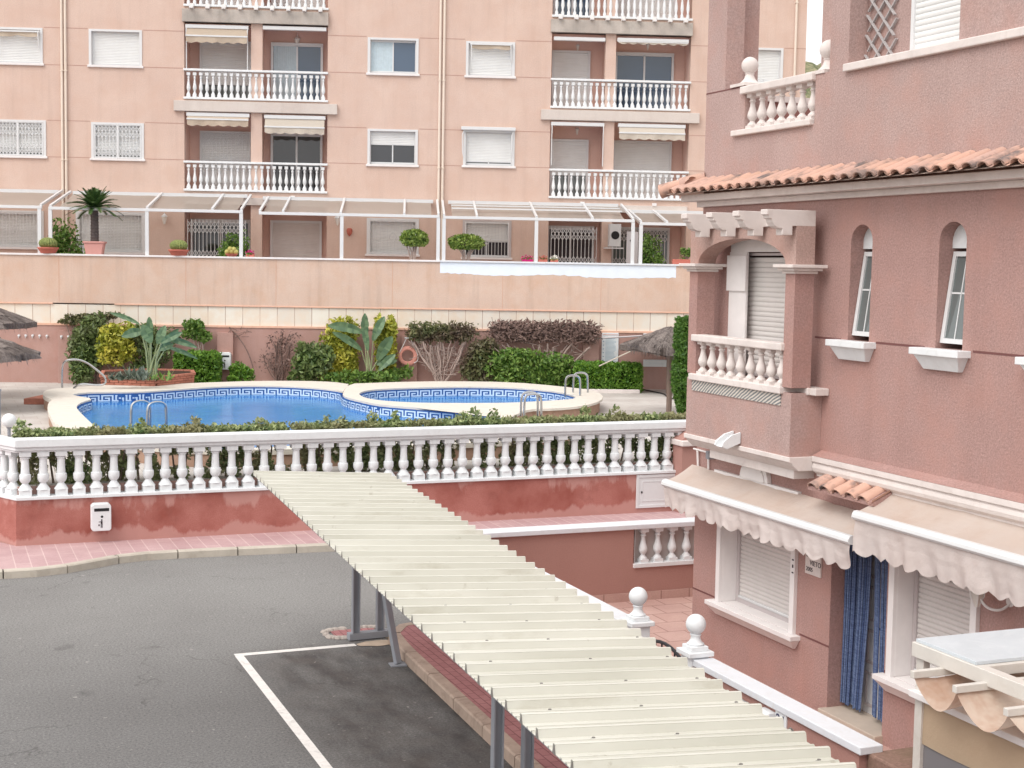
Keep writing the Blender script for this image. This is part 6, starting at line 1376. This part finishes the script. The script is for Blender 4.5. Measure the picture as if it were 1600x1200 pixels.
for (lab, x, y, z, r) in (('stone ball finial at the far end of the upper villa balustrade', VX+.14, 14.72, 7.101, .098), ('stone ball finial half hidden by the upper villa wall', VX+.16, 13.15, 7.061, .105)):
    mb = MB(); finial(mb, x, y, z, r); single('ball_finial', mb, 'caststone', lab, 'finial', (x, y, z), 'W', 'stone ball finials', smooth=True)
mb = MB(); mb.box(VX-.05, VX+.26, -2, 12.60, 7.02, 7.10); V.part('parapet_coping', mb, 'caststone', bev=.01)
T = Thing('wooden_trellis', 'grey diamond trellis fixed in the upper balcony recess', 'trellis', (VX+.2, 12.3, 7.1)); mb = MB(); xx = VX+.205
ya, yb, za, zb = 12.06, 12.56, 7.10, 9.0
for k in range(-12, 16):
    for sgn in (1, -1):
        s0 = (ya+k*.19, za); pts = []
        L0 = 2.0
        for t0, t1 in ((0, 60),):
            seg = []
            for m in range(61):
                t_ = m/60*2.0; y = (ya+k*.20)+sgn*t_*.98; z = za+t_
                if ya <= y <= yb: seg.append((xx-.012*(sgn > 0), y, z))
            if len(seg) > 2: mb.bar(seg[0], seg[-1], .012, .030, up=(1, 0, 0))
T.part('laths', mb, 'lattice')
mb = MB(); ring(mb, VF, 10.92, 11.79, .16, .226, 7.03, 9.6, .05, 0); S_ = V.part('upper_door', mb, 'alu'); V.part('shutter', slats(VF, 10.97, 11.74, .185, 7.03, 9.5, .055), 'shutter', S_)
# sign, lamp, conduit, wall box
def text(T, name, body, loc, size, rot, mat, ext=.002):
    cu = bpy.data.curves.new(name, 'FONT'); cu.body = body; cu.size = size; cu.extrude = ext; tmp = bpy.data.objects.new(name, cu); sc.collection.objects.link(tmp)
    dg = bpy.context.evaluated_depsgraph_get(); me = bpy.data.meshes.new_from_object(tmp.evaluated_get(dg)); bpy.data.objects.remove(tmp); me.materials.clear(); me.materials.append(M[mat])
    Rm = Matrix.Rotation(rot, 4, 'Z') @ Matrix.Rotation(pi/2, 4, 'X'); me.transform(Matrix.Translation(Vector(loc)-Vector(T.o)) @ Rm)
    ob = bpy.data.objects.new(name, me); sc.collection.objects.link(ob); ob.parent = T.e; return ob
sy0, sy1, sz0, sz1 = 12.72, 13.01, 1.765, 1.955
T = Thing('name_plaque', 'pale name plaque beside the villa door under the awning edge', 'plaque', (8.68, sy0, sz0)); mb = MB(); mb.box(8.68, VX, sy0, sy1, sz0-.0, sz1+.10); T.part('plate', mb, 'caststone', bev=.004)
hgt = sz1+.10-sz0
text(T, 'lettering', 'LAS', (8.679, sy1-.02, sz0+hgt*.64), .075, -pi/2, 'ink'); text(T, 'lettering', 'VIETO', (8.679, sy1-.09, sz0+hgt*.36), .075, -pi/2, 'ink'); text(T, 'lettering', '2005', (8.679, sy1-.02, sz0+hgt*.12), .065, -pi/2, 'ink')
lz = 2.16; ly = 9.999
T = Thing('wall_lamp', 'curly white bracket lantern half hidden by the right awning valance', 'wall lamp', (8.69, ly, lz), 'W', 'wall lamps'); mb = MB(); mb.tube(smooth3([(8.69, ly-.15, lz-.02), (8.6, ly-.12, lz-.09), (8.52, ly-.02, lz-.07), (8.5, ly+.05, lz+.05)]), .012, 6); mb.tube([(8.70, ly-.15, lz), (8.68, ly-.15, lz)], .05, 12); T.part('bracket', mb, 'trim', smooth=True); mb = MB(); mb.lathe([(.02, -.1), (.06, 0), (.075, .1)], (8.5, ly+.06, lz+.02), 6); T.part('glass', mb, 'lampglass'); mb = MB()
for k in range(6): a = k*pi/3; mb.tube([(8.5+.02*cos(a), ly+.06+.02*sin(a), lz-.08), (8.5+.063*cos(a), ly+.06+.063*sin(a), lz+.02), (8.5+.078*cos(a), ly+.06+.078*sin(a), lz+.12)], .005, 4)
T.part('cage', mb, 'trim')
mb = MB(); mb.tube([(8.67, 15.489, 2.799), (8.67, 15.08, 2.796)], .012, 6); mb.tube([(8.67, 15.393, 2.795), (8.67, 15.366, 2.594)], .014, 6); mb.tube([(8.67, 15.123, 2.744), (8.67, 15.111, 2.528)], .014, 6); V.part('conduit', mb, 'trim')
mb = MB(); mb.tube([(8.66, 12.986, 2.788), (8.66, 12.969, 2.9), (8.66, 12.59, 2.898), (8.66, 12.582, 2.765)], .010, 6); V.part('conduit', mb, 'trim')
mb = MB(); y = 15.037; z = 2.78; mb.box(8.6, 8.69, y-.04, y+.04, z-.05, z+.05); V.part('junction_box', mb, 'postgrey', bev=.01)
mb = MB(); mb.tube([(8.66, 11.569, 2.866), (8.66, 10.704, 2.837), (8.66, 9.695, 2.831)], .011, 6); mb.tube([(8.66, 9.95, 2.831), (8.66, 9.942, 2.719)], .011, 6); V.part('conduit', mb, 'trim')
# door canopy
mb = MB(); R = random.Random(151); cy0 = 12.664
T = Thing('door_canopy', 'small clay tile canopy above the villa door between the awnings', 'canopy', (VX, 12.2, 2.8)); tiles(mb, (8.42, 12.52, 2.77), (0, -1, 0), (-.28, 0, -.13), 5, .215, .33, R, .01); T.part('canopy_tiles', mb, 'tile', recalc=False, smooth=True); mb = MB(); mb.prism([(8.42, 2.74), (8.42, 2.78), (8.70, 2.90), (8.70, 2.74)], 'y', 11.5, 12.62); T.part('canopy_bed', mb, 'villa')
# awnings
def vawning(label, y0, y1, xf, zf, zb, seed, h=.33):
    R = random.Random(seed); T = Thing('awning', label, 'awning', (VX, (y0+y1)/2, zb), 'W', 'cloth awnings on the villa'); mb = MB(); nU, nV = 28, 6; g = {}
    for i in range(nU+1):
        for j in range(nV+1):
            v = j/nV; y = y0+(y1-y0)*i/nU; g[i, j] = (VX-.04+(xf-VX+.04)*v, y, zb+(zf+.03-zb)*v-.020*sin(pi*v)+.006*sin(y*5+v*2)+.004*sin(y*17))
    for i in range(nU):
        for j in range(nV): mb.q(g[i, j], g[i+1, j], g[i+1, j+1], g[i, j+1])
    T.part('top_cloth', mb, 'awntop', smooth=True); mb = MB(); pr = [(xf-.035, zf-.045), (xf-.055, zf-.02), (xf-.05, zf+.01), (xf-.03, zf+.04), (xf+.01, zf+.045), (xf+.015, zf-.05)]; mb.prism(pr, 'y', y0-.02, y1+.02); T.part('front_bar', mb, 'alu', bev=.004)
    F = lambda a, d, z: (xf+d, a, z); mb = MB(); n = int((y1-y0)/.022); nz_ = 7
    G = {}
    for i in range(n+1):
        a = y0+(y1-y0)*i/n
        lo = h-.055+.055*abs(sin(pi*(a-y0)/.235))**.8
        for j in range(nz_+1):
            t = j/nz_; wv = (.020*sin(a*7+seed)+.014*sin(a*15+1+t)+.010*sin(a*31+seed*2+t*2))*(t**1.1)+.012*noise.noise(Vector((a*4, t*3, seed))); G[i, j] = (xf-.02+wv, a+.004*sin(a*20)*t, zf-.045-lo*t)
    for i in range(n):
        for j in range(nz_): mb.q(G[i, j], G[i+1, j], G[i+1, j+1], G[i, j+1])
    T.part('valance', mb, 'awnval', smooth=True)
    for yy in (y0+.1, (y0+y1)/2, y1-.1): mb = MB(); mb.tube([(VX-.02, yy, zb-.08), (xf+.03, yy-.05, zf-.02)], .018, 6); T.part('arm', mb, 'alu')
vawning('left villa awning with peach stained top and wavy pinkish valance', 11.66, 15.5, 8.30, 2.393, 2.60, 7, .27)
vawning('right villa awning, higher and nearer, cut by the right edge of the photo', 5.2, 11.58, 8.30, 2.652, 2.86, 11, .34)
# ================================================================ FRONT GARDEN
mb = MB(); mb.q((6.55, -2, FL), (VX, -2, FL), (VX, 17.9, FL), (6.55, 17.9, FL)); mb.q((VX, 15.47, FL), (14, 15.47, FL), (14, 17.9, FL), (VX, 17.9, FL)); struct('terrace_paving', mb, 'terrtile', recalc=False)
FX = 6.50; GX = lambda a, d, z: (FX+d, a, z)
T = Thing('garden_wall', 'terracotta front garden wall with white coping beside the carport roof', 'wall', (FX, 14, .13))
mb = MB(); mb.fbox(GX, 12.84, 17.9, 0, .15, 0, 1.35); mb.fbox(GX, 8.93, 11.50, 0, .15, 0, .82)
for a_, b_ in ((8.93, 10.1), (11.42, 11.50)): mb.fbox(GX, a_, b_, 0, .15, .82, 1.35)
mb.fbox(GX, 10.1, 11.42, 0, .15, 1.28, 1.35); T.part('wall', mb, 'villa_soft')
mb = MB(); mb.fbox(GX, 12.84, 17.95, -.03, .18, 1.352, 1.415); T.part('coping', mb, 'coping', bev=.008); mb = MB(); mb.fbox(GX, 8.88, 11.48, -.03, .18, 1.352, 1.415); T.part('coping', mb, 'coping', bev=.008)
bmG = baluster_mesh(.46, .062, n=10)
for k in range(6): T.inst('baluster', bmG, (FX+.075, 10.2+k*.22, .82))
T2 = Thing('terrace_side_wall', 'terracotta side wall with white coping and small balustrade opening at the far end of the villa terrace', 'wall', (10, 17.9, FL)); FY = lambda a, d, z: (a, 17.9+d, z)
mb = MB(); mb.fbox(FY, 6.53, 14, 0, .22, 0, .80); mb.fbox(FY, 6.53, 9.12, 0, .22, .80, 1.35); mb.fbox(FY, 9.12, 14, .12, .22, .80, 1.35); T2.part('wall', mb, 'villa_soft'); mb = MB(); mb.fbox(FY, 6.80, 14, -.05, .27, 1.352, 1.42); T2.part('coping', mb, 'coping', bev=.008); mb = MB(); mb.fbox(FY, 9.10, 14, -.03, .12, .80, .86); mb.fbox(FY, 9.10, 9.13, -.0, .12, .86, 1.35); T2.part('balustrade_sill', mb, 'whitestone', bev=.006)
mb = MB(); mb.fbox(FY, 9.13, 14, .112, .119, .86, 1.35); T2.part('opening_back', mb, plain('grey_backing_render', srgb(186, 176, 172), .9, .1))  # plain grey backing behind the balusters
bmT = baluster_mesh(.49, .065, n=10)
for k in range(12): T2.inst('baluster', bmT, (9.28+k*.23, 17.955, .86))
mb = MB(); mb.fbox(FY, 6.8, 14, -.02, 0, FL, FL+.12); T2.part('tile_skirting', mb, 'terrtile')
mb = MB(); mb.fbox(FY, 6.53+.22, 6.8, 0, .0, 0, 0)
# gate piers with balls
for lab, yc in (('white gate pier with ball, farther from the camera', 12.75), ('white gate pier with ball, nearer and beside the long coping', 11.57)):
    T = Thing('gate_pier', lab, 'gate pier', (6.55, yc, .13), 'W', 'white gate piers with balls'); mb = MB(); mb.box(6.455, 6.645, yc-.095, yc+.095, .13, 1.43); T.part('shaft', mb, 'whitestone', bev=.006); mb = MB(); mb.box(6.42, 6.68, yc-.13, yc+.13, 1.43, 1.475); mb.box(6.46, 6.64, yc-.09, yc+.09, 1.475, 1.52); T.part('cap', mb, 'whitestone', bev=.006)
    mb = MB(); mb.lathe([(.075, 1.52), (.082, 1.535), (.062, 1.55), (.048, 1.575), (.044, 1.60), (.054, 1.62), (.044, 1.63)], (6.55, yc, 0), 18); mb.sphere((6.55, yc, 1.715), .094, 28, 18); T.part('ball', mb, 'whitestone', smooth=True)
T = Thing('garden_gate', 'black iron garden gate with arched top between the two ball piers', 'gate', (6.55, 12.16, .13)); mb = MB(); pts = [(6.55, 12.16-.46*cos(pi*k/14), 1.14+.24*sin(pi*k/14)) for k in range(15)]; mb.tube(pts, .018, 8); mb.tube([(6.55, 11.70, .2), (6.55, 11.70, 1.15)], .016, 6); mb.tube([(6.55, 12.62, .2), (6.55, 12.62, 1.15)], .016, 6); mb.tube([(6.55, 11.70, .3), (6.55, 12.62, .3)], .014, 6); T.part('frame', mb, 'black', smooth=True); mb = MB()
for k in range(1, 7): y = 11.70+k*.131; mb.tube([(6.55, y, .3), (6.55, y, 1.14+.24*sqrt(max(0, 1-((y-12.16)/.46)**2)))], .009, 6)
T.part('bars', mb, 'black')
# house number and mail box
ny0, ny1 = 9.918, 10.083; nz0, nz1 = 1.196, 1.355
T = Thing('house_number', 'glazed house number plate 21 on the garden wall under the coping', 'number plate', (6.51, ny0, nz0)); mb = MB(); mb.box(6.485, 6.499, ny0, ny1, nz0, nz1); T.part('plate', mb, 'whitestone', bev=.002); text(T, 'numerals', '21', (6.484, ny1-.008, nz0+.03), (nz1-nz0)*.95, -pi/2, 'blueink')
my = 10.174; mz = 1.258
T = Thing('mailbox', 'white rounded mailbox hung on the garden wall beside the house number', 'mailbox', (6.45, my, mz-.2)); pr = [(6.499, mz-.22), (6.36, mz-.22), (6.36, mz-.0), (6.38, mz+.04), (6.44, mz+.065), (6.499, mz+.065)]; mb = MB(); mb.prism(pr, 'y', my-.085, my+.085); T.part('body', mb, 'alu', bev=.008); mb = MB(); mb.box(6.356, 6.36, my-.06, my+.06, mz-.06, mz-.04); T.part('letter_slot', mb, 'dark')
# mossy dividing wall
mb = MB(); R = random.Random(161)
T = Thing('dividing_wall', 'dirty mossy topped thick low wall where the white coping ends', 'wall', (6.8, 6, .13)); mb.box(6.56, 7.06, 2.5, 8.92, 0, 1.36); T.part('wall', mb, 'moss', bev=.02)
# ================================================================ NEIGHBOUR CANOPY (lower right)
T = Thing('neighbour_canopy', 'white framed canopy with rust stained sagging cloth and tan side screen, lower right corner', 'canopy', (6.6, 7, FL)); 
mb = MB(); mb.box(6.49, 8.62, 7.66, 8.30, 2.375, 2.40); T.part('roof_panel', mb, 'panel', bev=.003)
mb = MB(); mb.box(6.47, 6.56, 3.0, 8.32, 2.27, 2.374); mb.box(6.562, 8.65, 8.25, 8.32, 2.27, 2.373); mb.box(6.562, 8.65, 7.62, 7.68, 2.30, 2.373); mb.box(6.562, 8.65, 5.4, 5.47, 2.30, 2.373); T.part('roof_frame', mb, 'alucream', bev=.005)
bars = [(7.983, 2.248), (7.542, 2.27), (7.052, 2.261), (5.75, 2.261), (5.0, 2.261)]
for y, z in bars: mb = MB(); mb.box(6.22, 8.6, y-.022, y+.022, z-.025, z+.025); T.part('cloth_bar', mb, 'alucream', bev=.004)
mb = MB(); nU, nV = 12, 14
for (ya, za), (yb, zb) in zip(bars, bars[1:]):
    g = {}
    for i in range(nU+1):
        for j in range(nV+1): s_ = j/nV; x = 6.24+2.34*i/nU; g[i, j] = (x+.03*sin(pi*s_)*(1 if i == 0 else 0), ya+(yb-ya)*s_, za-.03+(zb-za)*s_-.165*sin(pi*s_)**.8*(1-.25*i/nU)-.012*sin(x*9+s_*4))
    for i in range(nU):
        for j in range(nV): mb.q(g[i, j], g[i+1, j], g[i+1, j+1], g[i, j+1])
T.part('sagging_cloth', mb, 'awnrust', smooth=True)
mb = MB(); n = 60
for k in range(n):
    ya, yb = 8.30-5.3*k/n, 8.30-5.3*(k+1)/n; f = lambda y, z: 6.52+.012*sin(y*6)*(2-z)
    for z0, z1 in ((1.66, 1.80), (1.80, 1.98)): mb.q((f(ya, z0), ya, z0+.015*sin(ya*3)*(z0 < 1.7)), (f(yb, z0), yb, z0+.015*sin(yb*3)*(z0 < 1.7)), (f(yb, z1), yb, z1), (f(ya, z1), ya, z1))
T.part('side_screen', mb, 'fascia', smooth=True); mb = MB(); mb.box(6.45, 6.62, 3, 8.31, 1.98, 2.03); T.part('side_beam', mb, 'trim', bev=.006)
for y in (8.26, 7.45, 6.2): mb = MB(); mb.box(6.50, 6.558, y-.04, y+.04, FL, 2.268 if y > 8 else 1.7); T.part('post', mb, 'alucream', bev=.004)
mb = MB(); mb.box(6.53, 6.54, 3, 8.22, FL+.1, 1.70); T.part('smoky_pane', mb, 'smoke')
mb = MB(); mb.box(6.50, 6.60, 3, 8.22, FL-.2, FL+.1); T.part('base_kerb', mb, 'villa_soft')
sc.cycles.max_bounces = 6; sc.cycles.transparent_max_bounces = 8; sc.cycles.caustics_reflective = False; sc.cycles.caustics_refractive = False
